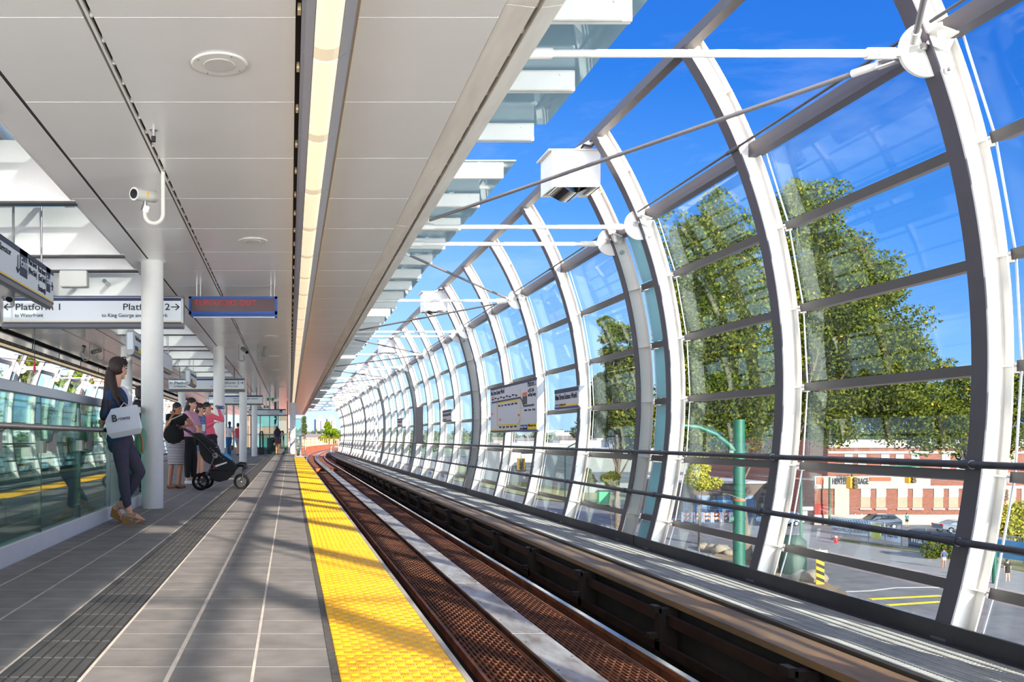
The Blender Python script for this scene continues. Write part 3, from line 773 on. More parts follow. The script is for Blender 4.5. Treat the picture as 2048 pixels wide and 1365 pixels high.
q = MB(); c = W(69, 745, 12.2); q.tube([c+Vector((0, 0, -.0)), c+Vector((0, 0, .16))], [.022, .008], 12); q.build('cone', M('red_cone_plastic', (222, 62, 92), .4), rp)
q = MB(); q.tube([c+Vector((0, 0, .16)), c+Vector((0, 0, 3.18-c.z))], .004, 6); q.build('line', black, rp)
rp.location = c; 
for ch in kids(rp): ch.location = Vector((-5.0, 12.0, 1.9))-c
# ceiling speakers
grm = M('speaker_perforated_grille', (206, 202, 198), .6, var=.05, vs=200)
sp = thing('ceiling_speaker', (-.43, 5.47, ZC-.01), '', 'ceiling speaker')
q = MB(); q.tube([(-.43, 5.47, ZC-.002), (-.43, 5.47, ZC-.008), (-.43, 5.47, ZC-.011)], [.172, .170, .160], 48); q.build('rim', white, sp)
q = MB(); q.tube([(-.43, 5.47, ZC-.011), (-.43, 5.47, ZC-.0145)], [.096, .092], 40); q.build('grille', grm, sp)
for k in range(4): q = MB(); a = .6+k*PI/2; q.cyl((-.43+.145*math.cos(a), 5.47+.145*math.sin(a), ZC-.014), (-.43+.145*math.cos(a), 5.47+.145*math.sin(a), ZC-.010), .005, 8); q.build('screw', steel, sp)
k5 = tree_of(sp)
for k, y in enumerate((5.47, 10.38, 15.3, 20.1, 25.0, 30.0, 35, 40)):
    lab = ['nearest and largest round white ceiling speaker', 'second round white ceiling speaker, above the red message board', 'round ceiling speaker just behind the message board', 'first round ceiling speaker beyond the message board'][k] if k < 4 else 'small distant round ceiling speaker'
    o = sp if k == 0 else dup(sp, (-.43, y, ZC-.01), _k=k5); tag(o, lab, 'ceiling speaker', 'ceiling speakers in the near ceiling')
q = MB(); q.cyl((-1.01, 6.66, ZC), (-1.01, 6.66, ZC-.045), .013, 12); q.cyl((-1.01, 6.66, ZC-.045), (-1.01, 6.66, ZC-.085), .017, 12, 1); q.tube([(-1.01, 6.66, ZC-.001), (-1.01, 6.66, ZC)], .03, 16)
tag(q.build('sprinkler_head', [steel, black]), 'small black tipped sensor poking out of the near ceiling', 'sensor')
# security cameras
camw = M('camera_housing', (214, 210, 202), .4); camg = M('grey_camera_housing', (130, 128, 124), .45)
def seccam(px, Y, jbot, bodyc, bdir, m, label, hook=-1, L=.26, z0=ZC, r=.014):
    x = (px-VX)*Y/F
    t = thing('security_camera', (x, Y, z0), label, 'security camera', 'security cameras')
    R = abs(bodyc[0]-x)/2; pts = [(x, Y, z0), (x, Y, jbot+R)]
    for k in range(1, 11):
        a = PI*k/10; pts.append((x+hook*(R-R*math.cos(a)), Y, jbot+R-R*math.sin(a)))
    q = MB(); q.tube(pts+[(x+hook*2*R, Y, jbot+R+.03)], r, 12); q.build('hook_pipe', m, t)
    c = Vector(bodyc); d = Vector(bdir).normalized()
    q = MB(); q.tube([c-d*L*.5, c-d*L*.45, c+d*L*.45, c+d*L*.5], [.045, .052, .052, .055], 22); b = q.build('housing', m, t)
    q = MB(); q.tube([c+d*L*.5, c+d*(L*.5+.006)], .040, 20); q.build('lens', M('dark_camera_lens', (22, 24, 30), .12), b)
    q = MB(); s = d.cross(Vector((0, 0, 1))).normalized()
    if s.y > 0: s = -s
    q.obox(c+s*.0525+d*.02, (.02, .004, .035), Matrix((d, s, d.cross(s))).transposed()); q.build('warning_sticker', M('orange_sticker', (244, 178, 20), .5), b)
    q = MB(); e = Vector((x+hook*2*R, Y, jbot+R+.05)); q.obox(e, (.05, .05, .05), Euler((.3, .2, .6)).to_matrix()); q.cyl(e, c-Vector((0, 0, .045)), .018, 10); q.build('swivel', steel, t)
seccam(326, 7.7, W(0, 447, 7.7).z, W(290, 391, 7.7), (-.55, -.75, -.10), camw, 'white security camera on a hook pipe, largest, under the near ceiling', r=.018)
seccam(477.5, 21.9, W(0, 723, 21.9).z, W(489, 701, 21.9), (.5, -.8, -.45), camg, 'grey security camera pointing to the viewer, left of the far pair', hook=1)
seccam(515.8, 21.9, W(0, 723, 21.9).z, W(529, 704, 21.9), (.1, .55, .8), camg, 'grey security camera tilted upward, right of the far pair', hook=1)
seccam(179, 21.4, W(0, 722, 21.4).z, W(165, 702, 21.4), (.35, -.45, .7), camg, 'grey tilted security camera of the far platform, left of its pair')
seccam(207.5, 23.0, W(0, 722, 23.0).z, W(193, 703, 23.0), (-.75, -.5, -.25), camg, 'grey security camera of the far platform, right of its pair')
seccam(27, 10.6, W(0, 612, 10.6).z, W(22, 583, 10.6), (.02, -.6, -.8), camg, 'grey security camera hanging behind the nearest exit sign', z0=3.94)

# ---------------------------------------------------------------- signs
def slab(t, x0, x1, y0, y1, z0, z1, mats, rad=.03):
    """sign body with rounded bottom and top; thin axis picked automatically"""
    q = MB(); thinx = (x1-x0) < (y1-y0)
    w = ((x1-x0) if thinx else (y1-y0))/2; c = (x0+x1)/2 if thinx else (y0+y1)/2
    pr_ = [(c-w, z0+w*.9), (c-w*.7, z0+w*.25), (c-w*.3, z0), (c+w*.3, z0), (c+w*.7, z0+w*.25), (c+w, z0+w*.9), (c+w, z1-w*.6), (c+w*.6, z1), (c-w*.6, z1), (c-w, z1-w*.6)]
    q.prism(pr_, 1 if thinx else 0, y0 if thinx else x0, y1 if thinx else x1)
    return q.build('sign_body', mats, t)
def platform_sign(Y, xl, xr, label, right_sub='to King George and VCC-Clark'):
    zt, zb = 2.83, 2.386
    t = thing('platform_sign', ((xl+xr)/2, Y, zb), label, 'sign')
    slab(t, xl, xr, Y, Y+.16, zb, zt, signf)
    f = Y-.004
    q = MB(); q.box(xl+.03, xr-.03, f, Y, zb+.075, zt-.03); q.build('face', signw, t)
    q = MB(); q.box(xl+.03, xr-.03, f-.003, f, zt-.075, zt-.035); q.build('top_band', navy, t)
    q = MB(); q.box(xl+.03, xr-.03, f-.003, f, zb+.062, zb+.080, 0); q.box(xl+.03, xr-.03, f-.003, f, zb+.080, zb+.096, 1); q.build('stripes', [blue, yel], t)
    def arrow(x, s):
        q = MB(); z = zb+.285; yy = f-.004
        q.bar((x, yy, z), (x+s*.11, yy, z), .014, .003, up=(0, 1, 0)); 
        for u in (1, -1): q.bar((x+s*.11, yy, z), (x+s*.06, yy, z+u*.042), .015, .003, up=(0, 1, 0))
        q.build('arrow', inkm, t)
    arrow(xl+.155, -1); arrow(xr-.165, 1)
    text('Platform 1', .125, (xl+.19, f-.003, zb+.245), '-y', inkm, t, width=.60, bold=.001)
    text('to Waterfront', .07, (xl+.185, f-.003, zb+.15), '-y', inkm, t, width=.385, bold=.0005)
    text('Platform 2', .125, (xr-.82, f-.003, zb+.245), '-y', inkm, t, width=.63, bold=.001)
    text(right_sub, .07, (xr-1.10, f-.003, zb+.15), '-y', inkm, t, width=.89, bold=.0005)
    q = MB()
    for x in (xl+.35, xr-.35): q.cyl((x, Y+.08, zt), (x, Y+.08, ZC-.01), .012, 8)
    q.build('hangers', greyst, t)
platform_sign(12.15, -3.90, -1.44, 'large white sign reading Platform 1 and Platform 2, cut by the left edge')
platform_sign(28.8, -3.89, -1.44, 'smaller white Platform 1 and Platform 2 sign above the group of women', 'to King George and VCC-Clark')
t = thing('direction_sign', (-2.4, 40.4, 2.39), 'white sign with Pacific Central Station text behind the second column', 'sign')
slab(t, -3.66, -1.21, 40.4, 40.55, 2.39, 2.83, signf)
q = MB(); q.box(-3.63, -1.24, 40.394, 40.4, 2.46, 2.80); q.build('face', signw, t); q = MB(); q.cyl((-1.5, 40.47, 2.83), (-1.5, 40.47, ZC), .012, 8); q.cyl((-1.9, 40.47, 2.83), (-1.9, 40.47, ZC), .012, 8); q.build('hangers', greyst, t)
q = MB(); q.box(-3.63, -1.24, 40.385, 40.394, 2.755, 2.80, 0); q.box(-3.63, -1.24, 40.385, 40.394, 2.455, 2.47, 1); q.build('stripes', [navy, yel], t)
text('Pacific Central Station   Elevator', .085, (-2.55, 40.385, 2.65), '-y', inkm, t, width=1.1); text('Terminal Avenue', .085, (-2.55, 40.385, 2.54), '-y', inkm, t, width=.55)
t = thing('direction_sign', (-1.3, 50, 2.15), 'farthest white overhead sign, over the glass lift enclosure', 'sign')
slab(t, -2.28, -.22, 50, 50.15, 2.16, 2.52, signf)
q = MB(); q.box(-2.26, -.24, 49.99, 50, 2.2, 2.50); q.build('face', signw, t)
q = MB(); q.box(-2.26, -.24, 49.98, 49.99, 2.46, 2.50); q.box(-.58, -.42, 49.98, 49.99, 2.32, 2.46); q.build('top_band', navy, t)
for i, s in enumerate(('Main Street-East Side', 'Pacific Central Station', 'Terminal Avenue')): text(s, .07, (-.62, 49.98, 2.39-i*.08), '-y', inkm, t, align='RIGHT')
text('Exit', .09, (-.56, 49.975, 2.35), '-y', signw, t); text('\u2196', .12, (-2.2, 49.98, 2.33), '-y', inkm, t)
# long exit sign facing the near platform
X = -2.93
t = thing('exit_sign', (X, 10, 2.5), 'angled white sign with two dark Exit blocks hanging at the left edge', 'sign')
ya, ybb, zt, zb = 7.4, 11.15, 2.98, 2.50
slab(t, X-.13, X, ya, ybb, zb, zt, signf)
q = MB(); q.box(X, X+.004, ya+.03, ybb-.02, zb+.07, zt-.02); q.build('face', signw, t)
q = MB(); q.box(X+.004, X+.007, ya+.03, ybb-.02, zt-.075, zt-.015); q.box(X+.004, X+.007, 9.74, 10.02, zb+.17, zt-.015)
q.box(X+.004, X+.007, 10.80, 10.975, zb+.17, zt-.015); q.build('dark_blocks', navy, t)
q = MB(); q.box(X+.004, X+.007, ya+.03, ybb-.02, zb+.055, zb+.070, 0); q.box(X+.004, X+.007, ya+.03, ybb-.02, zb+.070, zb+.090, 1); q.build('stripes', [blue, yel], t)
FX = X+.008
text('Elevator', .105, (FX, 9.02, zt-.17), '+x', inkm, t, width=.40); text('Exit', .15, (FX, 9.76, zt-.21), '+x', signw, t, width=.24); text('Exit', .13, (FX, 10.815, zt-.21), '+x', signw, t, width=.15)
text('Main Street', .10, (FX, 10.06, zt-.13), '+x', inkm, t, width=.32); text('(West Side)', .10, (FX, 10.06, zt-.23), '+x', inkm, t, width=.32)
text('Main Street', .10, (FX, 10.44, zt-.145), '+x', inkm, t, width=.32); text('(East Side)', .10, (FX, 10.46, zt-.235), '+x', inkm, t, width=.30); text('Elevator', .10, (FX, 10.44, zt-.36), '+x', inkm, t, width=.24)
q = MB(); q.cyl((X+.004, 10.73, zb+.145), (X+.010, 10.73, zb+.145), .035, 20); q.build('wheelchair_disc', inkm, t)
q = MB(); q.box(FX, FX+.003, 9.655, 9.675, zt-.30, zt-.11); 
for s in (1, -1): q.bar((FX+.001, 9.665, zt-.30), (FX+.001, 9.665+s*.055, zt-.25), .018, .003, up=(1, 0, 0))
q.box(FX, FX+.003, 11.0, 11.10, zt-.225, zt-.207)
for s in (1, -1): q.bar((FX+.001, 11.10, zt-.216), (FX+.001, 11.045, zt-.216+s*.05), .016, .003, up=(1, 0, 0))
q.build('arrows', inkm, t)
q = MB()
for y in (8.2, 10.83): q.cyl((X-.06, y, zt), (X-.06, y, 3.985), .012, 8)
q.build('hangers', steel, t)
def sidesign(y0, y1, label, lines, logo=True, hx=None):
    t = thing('hanging_sign', (X, (y0+y1)/2, 2.44), label, 'sign'); zt, zb = 2.93, 2.46
    slab(t, X-.13, X+.02, y0, y1, zb, zt, signf)
    q = MB(); q.box(X+.02, X+.024, y0+.02, y1-.02, zb+.07, zt-.05); q.box(X-.11, X, y0-.004, y0, zb+.1, zt-.05); q.build('face', signw, t)
    q = MB(); q.box(X+.024, X+.027, y0+.02, y1-.02, zb+.055, zb+.07, 0); q.box(X+.024, X+.027, y0+.02, y1-.02, zb+.07, zb+.09, 1)
    if logo: q.box(X+.024, X+.028, y0+.06, y0+.42, zb+.09, zb+.18, 0); q.box(X+.024, X+.028, y0+.42, y0+.75, zb+.09, zb+.16, 1)
    q.build('stripes', [blue, yel], t)
    for i, s in enumerate(lines): text(s, .13 if len(lines) < 2 else .08, (X+.026, y0+.10, zt-.18-.1*i), '+x', inkm, t, width=min(y1-y0-.2, .06*len(s)))
    q = MB()
    for y in (y0+.25, y1-.25): q.cyl((X-.05, y, zt), (X-.05, y, 3.985), .012, 8)
    q.build('hangers', steel, t)
sidesign(16.8, 18.6, 'station name sign hanging edge-on left of the nearest column', ['Main Street-Science World'])
sidesign(19.9, 22.25, 'exit sign with faint text hanging just right of the nearest column', ['Main Street', '(West Side)', 'Exit'], False)
sidesign(26.3, 28.0, 'small name sign hanging in front of the second platform sign', ['Main Street-Science World'])
q = MB(); c = W(146, 557, 12.10); q.bbox(c.x-.185, c.x+.185, 12.10, 12.26, c.z-.11, c.z+.11, .012); t = tag(q.build('speaker_cabinet', M('cream_enclosure', (226, 224, 214), .5)), 'blank cream box hanging under the skylight baffle at upper left', 'enclosure')
q = MB(); q.box(c.x-.085, c.x+.09, 12.13, 12.23, c.z+.11, 3.15); q.build('mount', white, t)
# message board
t = thing('message_board', (-.85, 13.4, 2.7), 'blue framed red dot matrix board reading elevators out', 'message board')
bl_ = M('blue_board_housing', (44, 82, 158), .45)
x0, x1 = -1.504, -.19; zt, zb = 3.01, 2.745
q = MB(); q.box(x0, x1, 13.4, 13.62, zb, zt); q.box(x0, x1, 13.38, 13.4, zt-.035, zt); q.box(x0, x1, 13.38, 13.4, zb, zb+.045); q.box(x0, x0+.035, 13.38, 13.4, zb, zt); q.box(x1-.035, x1, 13.38, 13.4, zb, zt); q.box(x0+.03, x1, 13.42, 13.60, zb-.03, zb); q.build('housing', bl_, t)
q = MB(); q.box(x0+.035, x1-.035, 13.392, 13.399, zb+.045, zt-.035); q.build('screen', M('dark_red_screen', (62, 14, 30), .25), t)
text('ELEVATORS OUT', .125, (x0+.09, 13.39, zt-.135), '-y', M('red_led', (190, 24, 52), .5, emit=.08, ecol=(220, 20, 50)), t, width=.90)
q = MB(); q.box(x0+.06, x1-.04, 13.44, 13.50, zb-.042, zb-.03); q.build('bottom_trim', alu, t)
q = MB()
for x in (-1.395, -1.34, -.285, -.23): q.cyl((x, 13.46, zt), (x, 13.46, ZC), .013, 8)
q.build('hangers', steel, t)
# emergency exit signs
for (px, py, Y, w, lab) in ((541, 799, 44, .34, 'upper small green emergency exit sign near the far end of the ceiling'), (532.5, 814.5, 50, .27, 'lower small green emergency exit sign above the lift sign')):
    c = W(px, py, Y); t = thing('emergency_exit_sign', c, lab, 'exit sign')
    q = MB(); q.box(c.x-w/2-.02, c.x+w/2+.02, Y, Y+.06, c.z-.09, c.z+.09); q.box(c.x-.02, c.x+.02, Y+.02, Y+.04, c.z+.09, ZC); q.build('frame', signw, t)
    q = MB(); q.box(c.x-w/2, c.x-.05, Y-.01, Y, c.z-.07, c.z+.07); q.box(c.x+.05, c.x+w/2, Y-.01, Y, c.z-.07, c.z+.07); q.box(c.x-.012, c.x+.02, Y-.01, Y, c.z-.05, c.z+.05); q.build('green_panels', M('green_exit_panel', (12, 120, 70), .5, emit=.1), t)
# signs fixed on the right wall
def wallsign(y0, y1, z0, z1, label, name='wall_sign'):
    t = thing(name, (4.58, (y0+y1)/2, z0), label, 'sign'); x = 4.56
    slab(t, x, x+.12, y0, y1, z0, z1, signf)
    q = MB(); q.box(x-.004, x, y0+.01, y1-.01, z0+.04, z1-.05); q.build('face', M('map_panel_face', (206, 206, 214), .5), t)
    return t, x-.005
t, x = wallsign(16.6, 20.45, 1.02, 2.03, 'large route map sign for platform 2 on the curved wall', 'route_map_sign')
y0, y1 = 16.6, 20.45; L = y1-y0
def U(u): return y1-u*L      # u = 0 at the left end as read
def V(v): return 2.03-v*1.01
mf = lambda: MB()
q = mf(); q.box(x-.003, x, y0+.01, y1-.01, V(.055), V(0)); q.build('top_band', navy, t)
q = mf(); q.box(x-.003, x, y0+.01, y1-.01, V(.985), V(.955), 0); q.box(x-.003, x, y0+.01, y1-.01, V(.955), V(.93), 1); q.box(x-.003, x, U(.83), U(.68), V(.95), V(.86), 0); q.box(x-.003, x, U(1)+.01, U(.83), V(.93), V(.84), 1); q.build('stripes', [blue, yel], t)
def seg(q, a, b, w): q.bar((x-.002, U(a[0]), V(a[1])), (x-.002, U(b[0]), V(b[1])), w, .004, up=(1, 0, 0))
q = mf()
for a, b in (((.03, .33), (.17, .33)), ((.17, .325), (.69, .325)), ((.69, .325), (.72, .38)), ((.72, .38), (.76, .50)), ((.76, .50), (.95, .50))): seg(q, a, b, .036)
for k in range(15): seg(q, (.05+k*.045, .30), (.05+k*.045, .35), .008)
q.build('blue_line', M('map_line_navy', (34, 44, 82), .5), t)
q = mf()
for a, b in (((.17, .36), (.68, .355)), ((.17, .36), (.17, .83)), ((.17, .84), (.64, .84)), ((.64, .84), (.685, .76)), ((.685, .76), (.685, .14))): seg(q, a, b, .026)
for k in range(7): seg(q, (.22+k*.065, .82), (.22+k*.065, .87), .008)
q.build('yellow_line', yel, t)
q = mf()
for u, v in ((.05, .20), (.02, .56), (.23, .70), (.64, .64)): q.box(x-.004, x, U(u+.035), U(u), V(v+.045), V(v))
q.box(x-.004, x, U(.82), U(.735), V(.30), V(.24)); q.build('orange_tags', M('orange_tag', (226, 110, 50), .5), t)
q = mf(); q.box(x-.004, x, U(.82), U(.735), V(.47), V(.31)); q.build('grey_tag', M('dark_tag', (60, 62, 70), .5), t)
text('Main Street-Science World', .15, (x-.002, U(.01), V(.17)), '-x', inkm, t, width=.33*L); text('Platform 2', .17, (x-.002, U(.83), V(.145)), '-x', inkm, t, width=.145*L)
text('to VCC-Clark', .10, (x-.002, U(.84), V(.25)), '-x', inkm, t, width=.11*L); text('and King George', .10, (x-.002, U(.84), V(.33)), '-x', inkm, t, width=.14*L)
for i, s in enumerate(('Waterfront', 'Burrard', 'Granville', 'Stadium', 'Main Street', 'Broadway', 'Nanaimo', 'Renfrew', 'Gilmore')): text(s, .06, (x-.002, U(.04+i*.068), V(.28-(i % 2)*.02)), '-x', inkm, t, width=.045*L)
for i, s in enumerate(('29th Avenue', 'Joyce', 'Patterson', 'Metrotown', 'Royal Oak', 'Edmonds')): text(s, .06, (x-.002, U(.20+i*.075), V(.44)), '-x', inkm, t, width=.05*L)
for i, s in enumerate(('Columbia', 'Sapperton', 'Braid', 'Lougheed', 'Production')): text(s, .06, (x-.002, U(.22+i*.085), V(.90)), '-x', inkm, t, width=.055*L)
for i, s in enumerate(('Scott Road', 'Gateway', 'Surrey')): text(s, .055, (x-.002, U(.77+i*.075), V(.60)), '-x', inkm, t, width=.05*L)
text('Expo Line', .07, (x-.004, U(.69), V(.92)), '-x', signw, t, width=.12*L); text('Millennium Line', .07, (x-.004, U(.84), V(.90)), '-x', inkm, t, width=.14*L)
def namesign(y0, y1, z0, z1, label, txt=True):
    t, x = wallsign(y0, y1, z0, z1, label, 'station_name_sign'); h = z1-z0
    q = MB(); q.box(x-.003, x, y0+.01, y1-.01, z1-h*.22, z1-.01); q.build('top_band', navy, t)
    q = MB(); q.box(x-.003, x, y0+.01, y1-.01, z0+.02, z0+h*.14, 0); q.box(x-.003, x, y0+.01, y1-.01, z0+h*.14, z0+h*.22, 1); L = y1-y0; q.box(x-.004, x, y1-.26*L, y1-.04*L, z0+h*.08, z0+h*.27, 0); q.box(x-.004, x, y1-.50*L, y1-.26*L, z0+h*.14, z0+h*.30, 1); q.build('stripes', [blue, yel], t)
    text('Expo Line', .05, (x-.005, y1-.06*L, z0+h*.14), '-x', signw, t, width=L*.17); text('Millennium Line', .05, (x-.005, y1-.27*L, z0+h*.19), '-x', inkm, t, width=L*.22)
    if txt: text('Main Street-Science World', .13, (x-.002, y1-.04*L, z0+h*.48), '-x', inkm, t, width=L*.88, bold=.002)
namesign(14.2, 15.5, 1.375, 1.735, 'nearer small station name sign on the curved wall')
namesign(25.4, 26.9, 1.37, 1.73, 'second small station name sign, far down the curved wall')
namesign(36.5, 38.2, 1.37, 1.73, 'third and farthest small station name sign on the curved wall')
q = MB(); q.box(4.60, 4.63, 31.3, 33.0, .72, 2.02); tag(q.build('grey_infill_panel', M('dark_grey_panel', (104, 104, 110), .5)), 'plain dark grey panel standing upright against the far curved wall', 'panel')

# ---------------------------------------------------------------- glass balustrades round the stair opening
def guard(side):
    f = (lambda x: x) if not side else (lambda x: AX-x)
    nmx = 'near' if not side else 'far'
    q = MB(); q.bbox(-2.06, -1.98, Y0+9, 12.0, 0 if False else -.001, .146, .006); q.box(-2.06, -1.98, Y0+9, 12.0, -.6, 0)
    if side: q.mirror()
    tag(q.build('balustrade_curb', white), f'low white curb under the {nmx} glass balustrade', 'curb')
    t = thing('glass_balustrade', (f(-2.02), 8, .146), f'tall glass balustrade with steel rail on the {nmx} side of the stair opening', 'balustrade')
    seams = [3.0, 4.35, 5.80, 7.23, 8.58, 10.0, 11.95]
    for a, b in zip(seams[:-1], seams[1:]):
        q = MB(); q.box(-2.015, -2.000, a+.008, b-.008, .12, 1.24)
        if side: q.mirror()
        q.build('glass_pane', gguard, t)
    q = MB()
    for a in seams[1:-1]: q.box(-2.016, -1.999, a-.007, a+.007, .13, 1.24)
    if side: q.mirror()
    q.build('seam', M('dark_joint', (50, 60, 62), .5), t)
    q = MB(); q.bbox(-2.035, -1.98, 3.0, 11.95, 1.23, 1.315, .008)
    if side: q.mirror()
    q.build('top_cap', M('satin_cap_rail', (188, 190, 194), .35, .8), t)
    q = MB(); q.tube([(-1.92, 3.0, .985), (-1.92, 11.95, .985)], .022, 18)
    if side: q.mirror()
    q.build('handrail', steel, t)
    for a in [4.3+.0]+seams[2:-1]+[11.2]:
        q = MB(); q.box(-2.03, -1.97, a-.045, a+.045, .78, .88); q.prism([(a+.045, .86), (a+.045, .80), (a+.30, .78), (a+.33, .96), (a+.24, .965), (a+.16, .87)], 0, -1.965, -1.955); q.cyl((-1.96, a+.28, .95), (-1.92, a+.28, .97), .010, 8)
        if side: q.mirror()
        q.build('rail_bracket', M('bead_blasted_steel', (150, 146, 140), .4, .8), t)
guard(0); guard(1)
q = MB(); q.box(-2.01, -1.99, 11.96, 12.0, .12, 1.3); 
well = M('pale_stairwell_wall', (196, 204, 206), .6)
q = MB(); q.box(-2.10, -2.06, Y0, 12.1, -4.2, -.3); q.box(-3.80, -3.76, Y0, 12.1, -4.2, -.3); q.box(-3.8, -2.06, 12.06, 12.14, -4.2, -.001); q.box(-3.80, -2.06, Y0, 12.1, -4.3, -4.2); struct(q.build('wall_stairwell', well))
st = thing('staircase', (-2.93, 5, -4.2), 'steps going down in the glass guarded opening', 'stairs')
for k in range(22):
    q = MB(); q.box(-3.7, -2.2, 3.5+k*.3, 3.5+(k+1)*.3, -.19*(22-k)-.06, -.19*(22-k)); q.box(-3.7, -2.2, 3.5+(k+1)*.3-.02, 3.5+(k+1)*.3, -.19*(22-k), -.19*(22-k)+.13); q.build('step', M('stair_tread', (120, 122, 124), .7), st)
# ---------------------------------------------------------------- glass lift lobby at the far end
fr_ = M('lobby_mullion', (150, 156, 158), .4, .5)
lb = thing('glass_lobby', (-1.4, 53, 0), 'glass walled lift lobby with steel mullions at the far end', 'glass enclosure')
q = MB()
for x in (-2.9, -2.3, -1.75, -1.2, -.7, -.15): q.box(x-.035, x+.035, 52.9, 52.98, 0, 3.1)
q.box(-2.9, -.15, 52.9, 52.98, 1.08, 1.13); q.box(-2.9, -.15, 52.9, 52.98, 2.2, 2.28); q.box(-2.9, -.15, 52.86, 53.0, 0, .18)
for x in (-3.9, -3.5, -3.1): q.box(x-.05, x+.05, 49.5, 49.6, 0, 3.1)
q.build('frame', fr_, lb)
for x in (-2.9, -2.3, -1.75, -1.2, -.7): q = MB(); q.box(x+.04, x+.51, 52.93, 52.945, .2, 2.2); q.build('glass_pane', gguard, lb)
q = MB(); q.box(-2.4, -2.05, 54.2, 54.5, 0, 3.1); q.box(-.95, -.80, 54.2, 54.4, 0, 3.1); q.build('lift_posts', M('dark_teal_post', (64, 96, 98), .5), lb)
for (x0, x1, z0, z1, Y, lab) in ((-1.75, -1.45, 0, 1.3, 49.9, 'left black escalator newel beside the far lobby'), (-.62, -.30, 0, 1.32, 49.9, 'right black escalator newel beside the far lobby')):
    q = MB(); q.tube([((x0+x1)/2-.07, Y, .3), ((x0+x1)/2-.07, Y, z1-.15), ((x0+x1)/2-.03, Y, z1-.04), ((x0+x1)/2+.05, Y, z1), ((x0+x1)/2+.09, Y, z1-.2), ((x0+x1)/2+.10, Y, .3)], .045, 10); q.bbox((x0+x1)/2-.17, (x0+x1)/2+.17, Y-.15, Y+.25, 0, .36, .03)
    tag(q.build('escalator_newel', black), lab, 'escalator newel')
q = MB(); q.bbox(-1.30, -.72, 51.0, 51.5, 0, .93, .03); t = tag(q.build('ticket_cabinet', M('charcoal_cabinet', (48, 54, 58), .5)), 'squat charcoal cabinet between the escalator newels', 'cabinet'); q = MB(); q.box(-1.05, -.9, 50.99, 51.0, .78, .86); q.build('label_plate', signw, t)
q = MB(); q.box(-1.9, -.1, 50.6, 50.63, .02, 1.12); t = tag(q.build('glass_screen', gguard), 'low glass screen in front of the far lift lobby', 'glass screen'); q = MB(); q.box(-1.9, -.1, 50.58, 50.65, 1.12, 1.16); q.build('cap_rail', steel, t)
# gate and fin at platform end
t = thing('platform_end_gate', (.45, 44.2, 0), 'stainless tube gate at the far end of the yellow strip', 'gate')
q = MB()
for x in (.30, .55): q.tube([(x, 44.2, 0), (x, 44.2, .98), (x+.04, 44.2, 1.04), (x+.16, 44.2, 1.04), (x+.20, 44.2, .98), (x+.20, 44.2, 0)], .028, 10)
q.cyl((.3, 44.2, .5), (.75, 44.2, .5), .02, 8); q.build('hoops', steel, t)
q = MB(); q.box(.27, .85, 44.0, 44.08, 0, .04); q.build('foot', steel, t)
q = MB(); q.box(.27, .60, 45.6, 45.62, 0, 1.85); t = tag(q.build('glass_fin', gguard), 'upright glass fin beside the gate at the platform end', 'glass panel'); q = MB(); q.box(.24, .27, 45.57, 45.65, 0, 1.9); q.box(.24, .62, 45.57, 45.65, 1.85, 1.9); q.build('frame', steel, t)
# ---------------------------------------------------------------- people
skin = M('skin_light', (214, 160, 132), .5, var=.04, vs=20); skin2 = M('skin_tan', (178, 118, 86), .5, var=.04, vs=20)
hairm = M('dark_brown_hair', (46, 28, 24), .62, var=.35, vs=30, stretch=(6, 6, .6), bump=.4, bs=40)
hairb = M('black_hair', (26, 19, 19), .6, var=.3, vs=30, stretch=(6, 6, .6))
def cone(q, a, b, ra, rb, n=14, sq=None):
    a, b = Vector(a), Vector(b); d = b-a; L = d.length
    if L < 1e-5: return
    d.normalize(); pts, rs = [], []
    for k in range(4): th = PI/2*(1-(k+.25)/4); pts.append(a-d*ra*math.sin(th)); rs.append(ra*math.cos(th))
    pts.append(a); rs.append(ra); pts.append(b); rs.append(rb)
    for k in range(4): th = PI/2*((k+.75)/4); pts.append(b+d*rb*math.sin(th)); rs.append(max(rb*math.cos(th), 1e-4))
    q.tube(pts, rs, n, sq=sq)
def chain(q, pts, rs, n=14):
    for i in range(len(pts)-1): cone(q, pts[i], pts[i+1], rs[i], rs[i+1], n)
def frame(lat, up):
    """columns: lateral, forward, up"""
    u = Vector(up).normalized(); l = Vector(lat); l = (l-u*l.dot(u)).normalized(); f = u.cross(l); return Matrix((l, f, u)).transposed()
def blob(q, name, mat, parent, vox=.008, sm=6, fac=.5, smat=None):
    o = q.build(name, mat, parent, fixn=False)
    r = o.modifiers.new('r', 'REMESH'); r.mode = 'VOXEL'; r.voxel_size = vox; r.use_smooth_shade = True
    s = o.modifiers.new('s', 'SMOOTH'); s.factor = fac; s.iterations = sm
    dg = bpy.context.evaluated_depsgraph_get(); me = bpy.data.meshes.new_from_object(o.evaluated_get(dg))
    o.modifiers.clear(); o.data = me; me.name = name
    if not me.materials: me.materials.append(mat)
    for p in me.polygons: p.use_smooth = True
    return o
